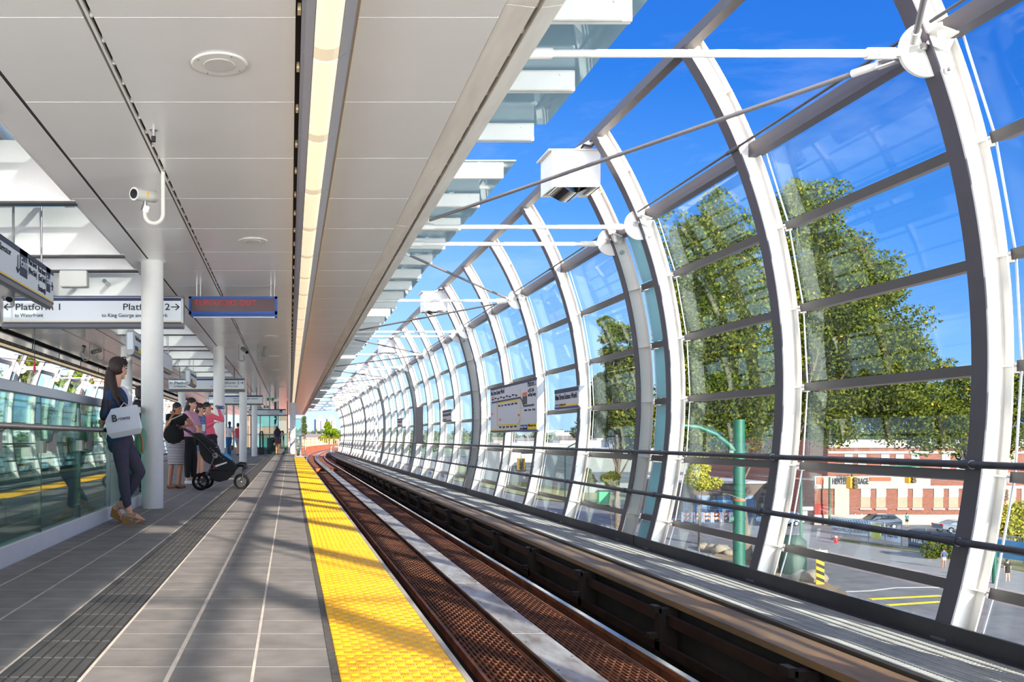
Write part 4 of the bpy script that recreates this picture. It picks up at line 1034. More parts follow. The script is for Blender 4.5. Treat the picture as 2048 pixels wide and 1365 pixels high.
def hand(q, w, palm_dir, out, k=1.0, curl=.5, thumb=1):
    """palm, four fingers of unequal length with a bend, thumb from the side of the palm"""
    w = Vector(w); d = Vector(palm_dir).normalized(); o = Vector(out); o = (o-d*o.dot(d)).normalized(); s = d.cross(o)
    R = Matrix((s, o, d)).transposed(); q.ell(w+d*.045*k, (.038*k, .016*k, .052*k), R, 12, 8)
    for i, L in enumerate((.058, .070, .076, .068)):
        b = w+d*.085*k+s*(-.027+.018*i)*k*thumb*-1; m = b+(d*math.cos(curl*.6)-o*math.sin(curl*.6))*L*.5*k; t = m+(d*math.cos(curl*1.6)-o*math.sin(curl*1.6))*L*.5*k
        chain(q, [b-d*.02*k, b, m, t], [.009*k, .009*k, .0085*k, .007*k], 8)
    b = w+d*.03*k+s*.030*k*thumb; m = b+(d*.6+s*.75*thumb-o*.2)*.035*k; t = m+(d*.9+s*.2*thumb-o*.35)*.032*k
    chain(q, [b, m, t], [.013*k, .011*k, .008*k], 8)
def head(q, c, fw, up=(0, 0, 1), k=1.0, ears=True):
    c = Vector(c); u = Vector(up).normalized(); f = Vector(fw); f = (f-u*f.dot(u)).normalized(); l = f.cross(u)
    R = Matrix((l, f, u)).transposed()
    q.ell(c+u*.025*k-f*.012*k, (.074*k, .092*k, .088*k), R, 18, 12); q.ell(c+f*.020*k-u*.022*k, (.060*k, .068*k, .082*k), R, 16, 10)
    q.ell(c+f*.060*k-u*.090*k, (.030*k, .026*k, .022*k), R, 12, 8)
    cone(q, c+f*.082*k+u*.010*k, c+f*.104*k-u*.026*k, .008*k, .013*k, 8)
    for s in (-1, 1):
        q.ell(c+f*.062*k+l*s*.036*k-u*.030*k, (.022*k, .018*k, .022*k), R, 10, 6)
        if ears: q.ell(c+l*s*.076*k-u*.012*k-f*.008*k, (.010*k, .018*k, .030*k), R, 10, 6)
    q.ell(c+f*.084*k-u*.052*k, (.024*k, .012*k, .010*k), R, 10, 6)
    return R, l, f, u
def facebits(t, c, fw, up=(0, 0, 1), k=1.0):
    c = Vector(c); u = Vector(up).normalized(); f = Vector(fw); f = (f-u*f.dot(u)).normalized(); l = f.cross(u); R = Matrix((l, f, u)).transposed()
    q = MB()
    for s in (-1, 1): q.ell(c+f*.080*k+l*s*.031*k+u*.004*k, (.013*k, .007*k, .007*k), R, 10, 6)
    q.build('eyes', M('dark_eye', (40, 30, 28), .2), t)
    q = MB()
    for s in (-1, 1): q.ell(c+f*.083*k+l*s*.033*k+u*.024*k, (.019*k, .006*k, .004*k), R, 8, 4)
    q.build('eyebrows', hairb, t)
    q = MB(); q.ell(c+f*.094*k-u*.052*k, (.022*k, .006*k, .008*k), R, 10, 6); q.build('lips', M('lips_rose', (178, 86, 84), .45), t)

# ---- woman leaning on the rail -------------------------------------------------
Yw = 9.5
def w(px, py, d=0.0): return W(px, py, Yw+d)
t = thing('person', w(248, 1046)*1.0, 'woman with long dark ponytail and navy cardigan leaning on the steel handrail', 'person')
J = dict(head=w(237.5, 737, .0), neck=w(234, 766, 0), c7=w(231, 776, 0), chest=w(236, 806, 0), waist=w(240, 848, .02), hip=w(243, 882, .04),
 shN=w(222, 789, -.10), shF=w(243, 788, .16), elN=w(209, 829, -.13), wrN=w(203, 853, -.06), elF=w(252, 828, .20), wrF=w(262, 846, .02),
 hN=w(240, 888, -.06), hF=w(248, 888, .12), kN=w(247, 948, -.07), kF=w(279, 944, .10), aN=w(257, 1017, -.06), aF=w(243, 1010, .16))
fh = Vector((.60, .80, 0)); lat = (J['shF']-J['shN']).normalized()
q = MB()
head(q, J['head'], fh, (.05, 0, 1), 1.0)
cone(q, J['head']-Vector((.01, 0, .06)), J['c7'], .050, .052); cone(q, J['c7'], J['chest'], .052, .09)
Rt = frame(lat, J['chest']-J['waist'])
q.ell(J['chest'], (.15, .10, .17), Rt); q.ell((J['waist']+J['chest'])/2, (.125, .095, .16), Rt); q.ell(J['waist'], (.118, .092, .14), Rt); q.ell(J['hip'], (.155, .115, .13), Rt)
for s in 'NF':
    cone(q, J['c7']+Vector((0, 0, -.03)), J['sh'+s], .05, .050); chain(q, [J['sh'+s], J['el'+s], J['wr'+s]], [.048, .037, .024])
    chain(q, [J['h'+s], J['k'+s], J['a'+s]], [.080, .054, .036])
hn = J['wrN']; hand(q, hn, (-.30, .30, -.62), (-.4, -.6, .6), .95, .75, 1)
hand(q, J['wrF'], (.3, -.2, -.6), (.5, -.6, .2), .95, 1.2, -1)
# feet
toeN = w(290, 1040, -.08); toeF = w(246, 1041, .12)
chain(q, [J['aN'], w(259, 1030, -.06)], [.036, .034]); chain(q, [w(257, 1030, -.06), w(272, 1034, -.07), w(284, 1040, -.08)], [.034, .034, .024])
chain(q, [J['aF'], w(231, 1018, .16)], [.036, .032]); chain(q, [w(229, 1017, .16), w(238, 1030, .14), w(244, 1039, .12)], [.032, .034, .026])
for i in range(5):
    b = w(284, 1039.5, -.11+.017*i); cone(q, b, b+Vector((.034-.004*abs(i-3), 0, -.006)), .010, .008, 8)
body = blob(q, 'body', skin, t, .0055, 5)
facebits(t, J['head'], fh, (.05, 0, 1))
# leggings
q = MB(); lg = M('charcoal_leggings', (62, 58, 76), .85, var=.12, vs=60, bump=.1, bs=300)
q.ell(J['hip']+Vector((0, 0, -.01)), (.162, .124, .125), Rt); q.ell(J['hip']+Vector((-.03, -.02, -.05)), (.12, .11, .10), Rt)
chain(q, [J['hN'], (J['hN']+J['kN'])/2+Vector((-.004, 0, 0)), J['kN'], (J['kN']*.6+J['aN']*.4)+Vector((-.012, 0, 0)), J['aN']+Vector((-.01, 0, .03))], [.094, .082, .063, .060, .044])
chain(q, [J['hF'], (J['hF']+J['kF'])/2, J['kF'], (J['kF']*.6+J['aF']*.4)+Vector((.0, 0, -.012)), J['aF']+Vector((.02, 0, .05))], [.094, .085, .066, .058, .044])
blob(q, 'leggings', lg, t, .008, 7)
# cardigan with open front, sleeves to below the elbow
cg = M('navy_knit_cardigan', (40, 62, 98), .9, var=.18, vs=40, bump=.3, bs=220)
q = MB(); Rt2 = frame(lat, J['chest']-J['hip'])
q.ell(J['chest']+Vector((-.008, 0, .02)), (.166, .112, .155), Rt); q.ell((J['waist']+J['chest'])/2+Vector((-.005, 0, 0)), (.150, .108, .17), Rt)
q.ell(J['waist']+Vector((-.01, 0, -.02)), (.150, .108, .15), Rt); q.ell(J['hip']+Vector((-.030, -.01, .03)), (.165, .112, .15), Rt)
cone(q, J['c7']+Vector((0, 0, -.045)), J['shN'], .062, .064); cone(q, J['c7']+Vector((0, 0, -.045)), J['shF'], .062, .062)
chain(q, [J['shN'], J['elN']+Vector((0, 0, .01)), J['elN']*.80+J['wrN']*.20], [.064, .052, .046]); chain(q, [J['shF'], J['elF']], [.060, .048])
chain(q, [w(224, 880, -.02), w(227, 903, -.02)], [.062, .020]); chain(q, [w(238, 884, -.10), w(243, 907, -.12)], [.055, .012]); chain(q, [w(232, 884, -.08), w(234, 898, -.09)], [.06, .02])
blob(q, 'cardigan', cg, t, .009, 8)
q = MB(); q.ell(J['chest']+Vector((.048, .05, .02)), (.105, .065, .16), Rt); q.ell(J['waist']+Vector((.030, .04, .04)), (.11, .07, .14), Rt); blob(q, 'top', M('white_cotton_top', (214, 212, 224), .8), t, .01, 5)
q = MB(); chain(q, [w(240, 786, -.06), w(246, 804, -.10), w(254, 830, -.13)], [.010, .022, .03]); blob(q, 'dark_lapel', blackf, t, .008, 4)
# hair: cap, gathered tail falling over the near shoulder
hc = J['head']; q = MB(); Rh = frame(fh.cross(Vector((0, 0, 1))), (.05, 0, 1))
q.ell(hc+Vector((-.016, -.006, .040)), (.083, .098, .086), Rh, 20, 14); q.ell(hc-fh.normalized()*.030+Vector((0, 0, .008)), (.083, .080, .088), Rh)
q.ell(w(227, 745, 0), (.05, .05, .06)); q.ell(hc+fh.normalized()*.030+Vector((0, 0, .058)), (.079, .070, .058), Rh)
blob(q, 'hair', hairm, t, .007, 4)
q = MB()
tails = [([(227, 733, -.02), (220, 741, -.03), (217, 760, -.06), (214, 790, -.10), (208, 815, -.15), (204, 838, -.17)], [.030, .042, .046, .042, .032, .010]),
 ([(227, 733, -.02), (222, 745, -.05), (224, 770, -.10), (231, 798, -.16), (241, 817, -.17)], [.028, .036, .034, .026, .006]),
 ([(227, 736, -.02), (226, 755, -.05), (231, 776, -.10), (244, 800, -.15), (258, 826, -.16)], [.026, .030, .026, .016, .004]),
 ([(224, 736, -.02), (219, 752, -.04), (219, 785, -.10), (217, 806, -.15), (221, 826, -.17)], [.028, .038, .036, .028, .006])]
for ps_, rs in tails: chain(q, [w(*p) for p in ps_], rs, 12)
blob(q, 'ponytail', hairm, t, .008, 5)
q = MB(); c = w(229, 733.5, -.01)
for k in range(14):
    a0, a1 = 2*PI*k/14, 2*PI*(k+1)/14; q.tube([c+Vector((.012*math.cos(a), .034*math.sin(a), .034*math.cos(a)*1.0)) for a in (a0, a1)], .010, 8, cap=False)
q.build('hair_tie', M('navy_hair_tie', (26, 34, 74), .8), t)
q = MB(); f2 = fh.normalized(); l2 = f2.cross(Vector((0, 0, 1)))
for s in (-1, 1):
    q.tube([hc+l2*s*.080+Vector((0, 0, .0)), hc+l2*s*.086+f2*.015+Vector((0, 0, .06)), hc+l2*s*.058+f2*.045+Vector((0, 0, .108))], .0045, 8)
    q.ell(hc+l2*s*.032+f2*.050+Vector((0, 0, .118)), (.030, .020, .006), Matrix((l2, f2, Vector((0, 0, 1)))).transposed())
q.tube([hc+l2*-.01+f2*.05+Vector((0, 0, .12)), hc+l2*.01+f2*.05+Vector((0, 0, .12))], .004, 6)
q.build('sunglasses', M('tortoise_sunglasses', (30, 20, 18), .15), t)
q = MB(); c = hn+Vector((.0, 0, .03)); ax = (J['elN']-hn).normalized(); a_ = ax.cross(Vector((0, 1, 0))).normalized(); b_ = ax.cross(a_)
for o_ in (0, .012, .024):
    for k in range(16):
        q.tube([c+ax*o_+(a_*math.cos(2*PI*u/16)+b_*math.sin(2*PI*u/16))*.032 for u in (k, k+1)], .0055, 6, cap=False)
q.build('bracelet', M('silver_bracelet', (176, 168, 150), .3, .8), t)
# wedge sandals
cork = M('cork_wedge', (150, 112, 62), .75, var=.12, vs=30, bump=.3, bs=120); strap = M('beige_sandal_strap', (176, 150, 122), .7, var=.1, vs=40)
def sandal(poly, yc, straps, lab):
    sh = thing('sandal', w(*poly[0][:2]), lab, 'shoe') if False else None
    q = MB(); pts = [w(*p) for p in poly]; vs = [Vector((p.x, yc-.040, p.z)) for p in pts]+[Vector((p.x, yc+.040, p.z)) for p in pts]; n = len(pts)
    q.add(vs, [(i, (i+1) % n, n+(i+1) % n, n+i) for i in range(n)]+[tuple(range(n-1, -1, -1)), tuple(range(n, 2*n))])
    o = q.build('wedge_sandal', cork, t); o['label'] = lab
    bv = o.modifiers.new('b', 'BEVEL'); bv.width = .008; bv.segments = 2
    q = MB()
    for a, b2, wd in straps:
        A, B = w(*a), w(*b2); m_ = (A+B)/2
        q.tube([Vector((A.x, yc-.036, A.z)), Vector((m_.x-.002, yc-.042, m_.z+.006)), Vector((B.x, yc-.030, B.z)), Vector((B.x+.006, yc+.0, B.z+.012)), Vector((B.x, yc+.034, B.z))], wd, 8, sq=(.45, 1))
    q.build('straps', strap, o)
sandal([(246.5, 1033), (257, 1038), (268, 1043.5), (280, 1045.5), (292.5, 1045), (292, 1049), (288, 1051), (248, 1050)], Yw-.07,
  [((252, 1036), (256, 1026), .012), ((254, 1025), (270, 1028), .010), ((266, 1042), (274, 1028), .012), ((256, 1027), (262, 1022), .010), ((274, 1044), (286, 1040), .008)], 'near cork wedge sandal with beige straps')
sandal([(219.5, 1019), (228, 1024), (236, 1034), (245, 1042), (247, 1046), (246, 1048.5), (240, 1047), (216, 1035.5)], Yw+.14,
  [((230, 1026), (234, 1014), .012), ((229, 1009), (238, 1020), .010), ((236, 1014), (248, 1023), .011), ((240, 1040), (248, 1030), .010)], 'far cork wedge sandal with its heel lifted')
# shopping bag: its own thing, hung on the near forearm
bag = thing('shopping_bag', w(246, 878, -.28), 'large white shopping bag with black lettering held at the woman\'s hip', 'bag')
bw = M('glossy_white_bag', (214, 216, 226), .28, var=.03, vs=6, bump=.15, bs=14)
BT = [(222, 818.5, -.20), (272, 809.5, -.20)]; BBm = [(213, 867, -.30), (281, 857, -.30)]
tl, tr = w(*BT[0]), w(*BT[1]); ml, mr = w(210, 842, -.27), w(277, 834, -.26); bl2, br2 = w(214, 869, -.30), w(281.5, 856, -.30); b3l, b3r = w(223.5, 878.5, -.26), w(278.5, 868, -.26)
dv = Vector((0, .10, 0))
q = MB(); fr4 = [tl, tr, mr, br2, b3r, b3l, bl2, ml]
q.add(fr4+[p+dv for p in fr4], [(0, 1, 2, 7), (7, 2, 3, 6), (6, 3, 4, 5), (8, 15, 10, 9), (15, 14, 11, 10), (14, 13, 12, 11), (1, 9, 10, 2), (2, 10, 11, 3), (3, 11, 12, 4), (0, 7, 15, 8), (7, 6, 14, 15), (6, 5, 13, 14), (5, 4, 12, 13), (0, 8, 9, 1)])
o = q.build('bag_body', bw, bag); bv = o.modifiers.new('b', 'BEVEL'); bv.width = .006; bv.segments = 2
q = MB(); q.tube([w(240, 815.5, -.205), w(248, 806, -.16), w(256, 813, -.205)], .006, 6, sq=(.5, 1)); q.tube([w(262, 811.5, -.205), w(268, 800, -.15), w(272, 797, -.12)], .010, 6, sq=(.3, 1)); q.build('bag_handle', bw, bag)
e = text('B', .098, (0, 0, 0), '-y', inkm, bag, bold=.004, depth=.0006); e2 = text('rowns', .052, (0, 0, 0), '-y', inkm, bag, width=.125, bold=.0012, depth=.0006, shear=.3)
for ob, (x, y) in ((e, (224, 844.5)), (e2, (236, 841.5))):
    p = w(x, y, -.30); me = ob.data; me.transform(Matrix.Translation(BASE[bag.name])); me.transform(Matrix.Translation(p) @ Matrix.Rotation(math.radians(-7.5), 4, 'Y') @ Matrix.Rotation(math.radians(3), 4, 'X')); me.transform(Matrix.Translation(-BASE[bag.name]))
hb = thing('handbag', w(285, 890, .2), 'green leather handbag with tan trim between the woman and the column', 'bag')
q = MB(); q.ell(w(281, 885, .28), (.055, .05, .14)); q.ell(w(284, 875, .28), (.05, .05, .10)); blob(q, 'bag_body', M('green_leather', (92, 148, 118), .5), hb, .008, 5)
q = MB(); chain(q, [w(279, 862, .25), w(284, 880, .22), w(285, 903, .24)], [.008, .009, .009]); q.build('tan_trim', M('tan_leather', (178, 108, 60), .6), hb)

# ---- generic standing figures ---------------------------------------------------
def person(label, Y, J, skinm, face, top, tm, bottom, bm_, hair, shoes, extra=None, k=1.0, sleeves=1.0, vox=.011, hairtail=None, zb=0.0):
    P = {n: W(v[0], v[1], Y+(v[2] if len(v) > 2 else 0)) for n, v in J.items()}
    t = thing('person', (P['hip'].x, Y, zb), label, 'person')
    q = MB(); f = Vector(face).normalized(); head(q, P['head'], f, (0, 0, 1), k)
    lat = (P['shR']-P['shL']); lat = lat.normalized() if lat.length > .05 else Vector((1, 0, 0))
    nk = P['head']-Vector((0, 0, .09*k)); c7 = (P['shL']+P['shR'])/2+Vector((0, 0, .035)); cone(q, nk, c7, .047*k, .05*k)
    chest = (P['shL']+P['shR'])/2-Vector((0, 0, .13*k)); hip = P['hip']; R = frame(lat, chest-hip if (chest-hip).length > .1 else (0, 0, 1))
    wst = (chest*.45+hip*.55)
    q.ell(chest, (.155*k, .10*k, .17*k), R); q.ell(wst, (.125*k, .09*k, .16*k), R); q.ell(hip, (.15*k, .11*k, .12*k), R)
    for s in 'LR':
        cone(q, c7-Vector((0, 0, .03)), P['sh'+s], .05*k, .046*k); chain(q, [P['sh'+s], P['el'+s], P['wr'+s]], [.046*k, .036*k, .024*k])
        d = (P['wr'+s]-P['el'+s]).normalized(); hand(q, P['wr'+s], d, f if abs(d.dot(f)) < .8 else Vector((0, 0, 1)), .95*k, .8, 1 if s == 'L' else -1)
        hp = hip+lat*(.075*k if s == 'R' else -.075*k)-Vector((0, 0, .05)); chain(q, [hp, P['kn'+s], P['an'+s]], [.078*k, .052*k, .034*k])
        ft = P['an'+s]*1.0; ft.z = zb+.035; chain(q, [P['an'+s], ft, ft+f*.14*k], [.034*k, .036*k, .024*k])
    blob(q, 'body', skinm, t, vox, 4); facebits(t, P['head'], f, (0, 0, 1), k)
    q = MB(); g = .014
    q.ell(chest, (.155*k+g, .10*k+g, .165*k+g), R); q.ell(wst, (.125*k+g+.01, .09*k+g+.01, .17*k), R); q.ell(hip+Vector((0, 0, .06)), (.15*k+g, .11*k+g, .10*k), R)
    for s in 'LR':
        cone(q, c7-Vector((0, 0, .045)), P['sh'+s], .055*k, .056*k)
        if sleeves > 1: chain(q, [P['sh'+s], P['el'+s], P['wr'+s]], [.056*k, .047*k, .034*k])
        elif sleeves > 0: chain(q, [P['sh'+s], P['sh'+s]*(1-sleeves)+P['el'+s]*sleeves], [.057*k, .050*k])
    blob(q, top, tm, t, vox, 5)
    q = MB()
    if bottom == 'skirt':
        zk = (P['knL'].z+P['knR'].z)/2; mid = (P['knL']+P['knR'])/2
        q.ell(hip, (.172*k, .135*k, .13*k), R); n = 24; rows_ = []
        for j in range(9):
            u = j/8; c = hip*(1-u)+Vector((mid.x, mid.y, zk-.0))*u; a, b = (.172*(1-u)+.155*u)*k, (.135*(1-u)+.12*u)*k; rows_.append([c+R@Vector((a*math.cos(2*PI*i/n), b*math.sin(2*PI*i/n), 0)) for i in range(n)])
        vs = sum(rows_, []); q.add(vs, [(l*n+i, l*n+(i+1) % n, l*n+n+(i+1) % n, l*n+n+i) for l in range(8) for i in range(n)]+[tuple(range(n-1, -1, -1)), tuple(range(8*n, 9*n))])
    else:
        ln = {'trousers': .92, 'capris': .78, 'shorts': 0}[bottom]; q.ell(hip, (.165*k, .125*k, .125*k), R)
        for s in 'LR':
            hp = hip+lat*(.075*k if s == 'R' else -.075*k)-Vector((0, 0, .05)); kn, an = P['kn'+s], P['an'+s]
            if ln: chain(q, [hp, kn, kn*(1-ln)+an*ln], [.094*k, .072*k, .058*k])
            else: chain(q, [hp, hp*.65+kn*.35], [.094*k, .086*k])
    blob(q, {'skirt': 'skirt', 'trousers': 'trousers', 'capris': 'trousers', 'shorts': 'shorts'}[bottom], bm_, t, vox, 5)
    q = MB(); hcen = P['head']; Rh = Matrix((f.cross(Vector((0, 0, 1))), f, Vector((0, 0, 1)))).transposed()
    q.ell(hcen-f*.016*k+Vector((0, 0, .042*k)), (.084*k, .096*k, .084*k), Rh); q.ell(hcen-f*.040*k-Vector((0, 0, .01)), (.078*k, .060*k, .09*k), Rh)
    if hairtail:
        for L, bx_, r in hairtail: chain(q, [hcen-f*.05*k+Vector((0, 0, .02)), hcen-f*.07*k+Vector((bx_*.5, 0, -L*.5)), hcen-f*.06*k+Vector((bx_, 0, -L))], [.055*k, r, r*.5])
    blob(q, 'hair', hair, t, vox, 4)
    if shoes:
        for s in 'LR':
            q = MB(); ft = P['an'+s]*1.0; ft.z = zb+.045; chain(q, [ft-f*.02, ft+f*.07*k, ft+f*.15*k], [.045*k, .042*k, .032*k])
            for v in range(len(q.v)): q.v[v] = (q.v[v][0], q.v[v][1], max(q.v[v][2], zb+.004))
            o = blob(q, 'shoe', shoes, t, vox*.8, 3)
    if extra: extra(t, P, f)
    return t
stripe = M('striped_skirt_knit', (224, 218, 222), .85); tt = stripe.node_tree; wv = N(tt, 'ShaderNodeTexWave', wave_type='BANDS', bands_direction='Z'); wv.inputs['Scale'].default_value = 11.5
gg = N(tt, 'ShaderNodeTexCoord'); tt.links.new(gg.outputs['Object'], wv.inputs['Vector']); rr = N(tt, 'ShaderNodeValToRGB'); rr.color_ramp.interpolation = 'CONSTANT'
rr.color_ramp.elements[0].color = lin((34, 34, 48)); rr.color_ramp.elements[1].color = lin((216, 208, 212)); rr.color_ramp.elements[1].position = .42
tt.links.new(wv.outputs['Fac'], rr.inputs[0]); tt.links.new(rr.outputs[0], tt.nodes['Principled BSDF'].inputs['Base Color'])
strapm = M('pale_bag_strap', (212, 200, 172), .6)
def ex1(t, P, f):
    q = MB(); c = P['hip']+Vector((-.02, -.17, .13)); q.ell(c, (.19, .06, .17)); blob(q, 'shoulder_bag', blackf, t, .01, 4)
    q = MB(); chain(q, [P['shR']+Vector((-.02, -.07, .03)), c+Vector((-.03, -.07, .26)), c+Vector((-.15, -.04, .12)), c+Vector((-.18, -.0, 0))], [.009]*4, 8); q.build('bag_strap', strapm, t)
person('woman in black top and striped grey skirt, hand at her chin, behind the stroller handle', 16.0,
 dict(head=(355, 818), shL=(337, 833), shR=(368, 833), elL=(334, 855, -.08), wrL=(343, 835, -.16), elR=(384, 848, -.10), wrR=(370, 853, -.25), hip=(352, 884), knL=(343, 930), knR=(361, 930), anL=(339, 969), anR=(357, 969)),
 skin2, (.75, -.55, 0), 'tee_shirt', blackf, 'skirt', stripe, hairb, M('brown_flat_shoes', (120, 78, 52), .7), ex1, .93, .35, hairtail=[(.16, -.03, .05)])
def ex2(t, P, f):
    q = MB(); c = P['wrR']+Vector((.05, -.03, .06)); q.tube([c-Vector((0, 0, .07)), c+Vector((0, 0, .06))], [.030, .040], 16); b = q.build('drink_cup', M('clear_plastic_cup', (210, 220, 222), .2), t)
    q = MB(); q.cyl(c, c+Vector((.01, 0, .16)), .005, 8); q.build('green_straw', M('green_straw', (20, 150, 80), .4), t)
person('tall woman with long black hair, dusty pink sweater and black cropped trousers', 17.4,
 dict(head=(384, 808), shL=(374, 827, -.06), shR=(390, 830, .12), elL=(389, 848, -.15), wrL=(396, 858, -.15), elR=(397, 850, .1), wrR=(402, 862, .0), hip=(378, 878), knL=(375, 921, -.04), knR=(388, 919, .05), anL=(375, 960, -.04), anR=(387, 960, .05)),
 skin, (.9, -.4, 0), 'sweater', M('dusty_pink_sweater', (206, 150, 172), .9, var=.08, vs=20), 'capris', blackf, hairb, M('white_red_trainers', (206, 202, 206), .5), ex2, 1.0, 1.0, hairtail=[(.26, -.06, .07), (.30, -.02, .06)])
def ex3(t, P, f):
    q = MB(); c = P['head']+f*.088+Vector((0, 0, .008)); s_ = f.cross(Vector((0, 0, 1)))
    for s in (-1, 1): q.ell(c+s_*s*.034, (.028, .010, .020), Matrix((s_, f, Vector((0, 0, 1)))).transposed())
    q.cyl(c-s_*.07, c+s_*.07, .004, 6); q.build('sunglasses', black, t)
person('woman in sunglasses and blue plaid shirt with denim shorts, between two friends', 18.3,
 dict(head=(401, 818), shL=(393, 836, -.08), shR=(407, 836, .10), elL=(392, 856, -.18), wrL=(397, 866, -.22), elR=(410, 856, .16), wrR=(404, 866, .05), hip=(400, 880), knL=(397, 918), knR=(405, 918), anL=(395, 956), anR=(404, 956)),
 skin, (.95, -.3, 0), 'plaid_shirt', M('blue_plaid_shirt', (66, 78, 130), .85, col2=(140, 150, 190), vs=30), 'shorts', M('pale_denim', (112, 130, 166), .85), hairm, black, ex3, .96, .4, hairtail=[(.2, -.05, .05)])
def ex4(t, P, f):
    q = MB(); a = P['wrR']+Vector((.02, -.02, .055)); q.tube([a+Vector((-.10, 0, .02)), a+Vector((-.085, 0, .018)), a+Vector((-.06, 0, .01)), a+Vector((.10, 0, -.0)), a+Vector((.11, 0, 0))], [.012, .014, .032, .032, .026], 14)
    q.build('water_bottle', glass('bottle_plastic', (200, 216, 232), .2, diff=.3), t); q = MB(); q.tube([a+Vector((-.02, 0, .005)), a+Vector((.06, 0, 0))], .0335, 14); q.build('bottle_label', M('blue_bottle_label', (60, 84, 170), .4), t)
    q = MB(); q.ell(P['hip']+Vector((.0, -.04, .06)), (.17, .12, .07)); chain(q, [P['hip']+Vector((.12, -.12, .05)), P['hip']+Vector((.16, -.10, -.30))], [.04, .02]); blob(q, 'tied_jacket', M('dark_plum_jacket', (46, 38, 52), .9), t, .011, 3)
person('woman in a bright pink long sleeved top raising a water bottle', 19.0,
 dict(head=(414, 816), shL=(403, 834, -.10), shR=(424, 833, .02), elL=(408, 855, -.18), wrL=(427, 847, -.26), elR=(445, 841, -.05), wrR=(438, 821, -.10), hip=(420, 880), knL=(405, 922, -.05), knR=(427, 920, .05), anL=(403, 962, -.05), anR=(424, 960, .05)),
 skin, (.9, -.45, 0), 'pink_top', M('bright_pink_top', (248, 106, 130), .75), 'shorts', M('denim_shorts', (86, 104, 140), .85), hairm, black, ex4, .98, 1.2, hairtail=[(.14, -.06, .05)])
person('man in dark clothes with white collar half hidden behind the nearest column', 15.0,
 dict(head=(281, 787), shL=(272, 806, -.05), shR=(300, 806, .05), elL=(270, 838), wrL=(273, 862), elR=(304, 838), wrR=(304, 864), hip=(285, 872), knL=(283, 925), knR=(293, 925), anL=(281, 978), anR=(293, 978)),
 skin2, (.3, .95, 0), 'jacket', M('black_jacket', (26, 26, 36), .8), 'trousers', blackf, M('short_brown_hair', (52, 38, 34), .6), black, None, 1.03, 1.2)
person('distant woman in white blouse and blue jeans carrying a brown bag', 46.0,
 dict(head=(459, 848), shL=(455, 856), shR=(463, 856), elL=(452, 867), wrL=(455, 876), elR=(466, 866), wrR=(466, 876), hip=(458, 876), knL=(456, 892), knR=(460, 892), anL=(456, 909), anR=(460, 909)),
 skin, (-.2, .95, 0), 'blouse', M('white_blouse', (214, 214, 222), .8), 'trousers', M('blue_jeans', (38, 92, 140), .85), hairm, M('tan_boots', (160, 100, 56), .7), None, .98, .5, vox=.02, hairtail=[(.3, 0, .06)])
hb = thing('handbag', W(463.5, 897, 45.8), 'small brown handbag carried by the distant woman in jeans', 'bag')
q = MB(); q.ell(W(463.5, 896, 45.8), (.10, .06, .13)); q.tube([W(462, 892, 45.8), W(464, 884, 45.8), W(466, 892, 45.8)], .012, 6); q.build('bag_body', M('brown_patterned_bag', (110, 80, 62), .7), hb)
person('distant man in red shirt and grey shorts beside the third column', 47.0,
 dict(head=(476, 851), shL=(472, 859), shR=(481, 859), elL=(470, 869), wrL=(470, 877), elR=(482, 869), wrR=(482, 877), hip=(476, 878), knL=(475, 893), knR=(479, 893), anL=(475, 908), anR=(479, 908)),
 skin, (.1, .98, 0), 'red_shirt', M('faded_red_shirt', (196, 74, 88), .85), 'shorts', M('grey_shorts', (150, 156, 176), .85), hairm, black, None, .98, .6, vox=.02)
def ex7(t, P, f):
    q = MB(); q.ell(P['hip']+Vector((0, -.22, .42)), (.17, .13, .24)); blob(q, 'backpack', M('dark_backpack', (38, 36, 42), .8), t, .02, 3)
person('farthest person with a dark backpack standing in front of the lift lobby', 48.5,
 dict(head=(554, 857), shL=(549, 864), shR=(560, 864), elL=(548, 873), wrL=(551, 880), elR=(562, 873), wrR=(559, 880), hip=(555, 881), knL=(553, 894), knR=(557, 894), anL=(552.5, 907), anR=(556.5, 907)),
 skin2, (0, 1, 0), 'tee_shirt', M('purple_tee', (70, 66, 120), .85), 'shorts', M('brown_shorts', (120, 66, 66), .85), M('auburn_hair', (130, 70, 46), .6), black, ex7, .92, .5, vox=.02)

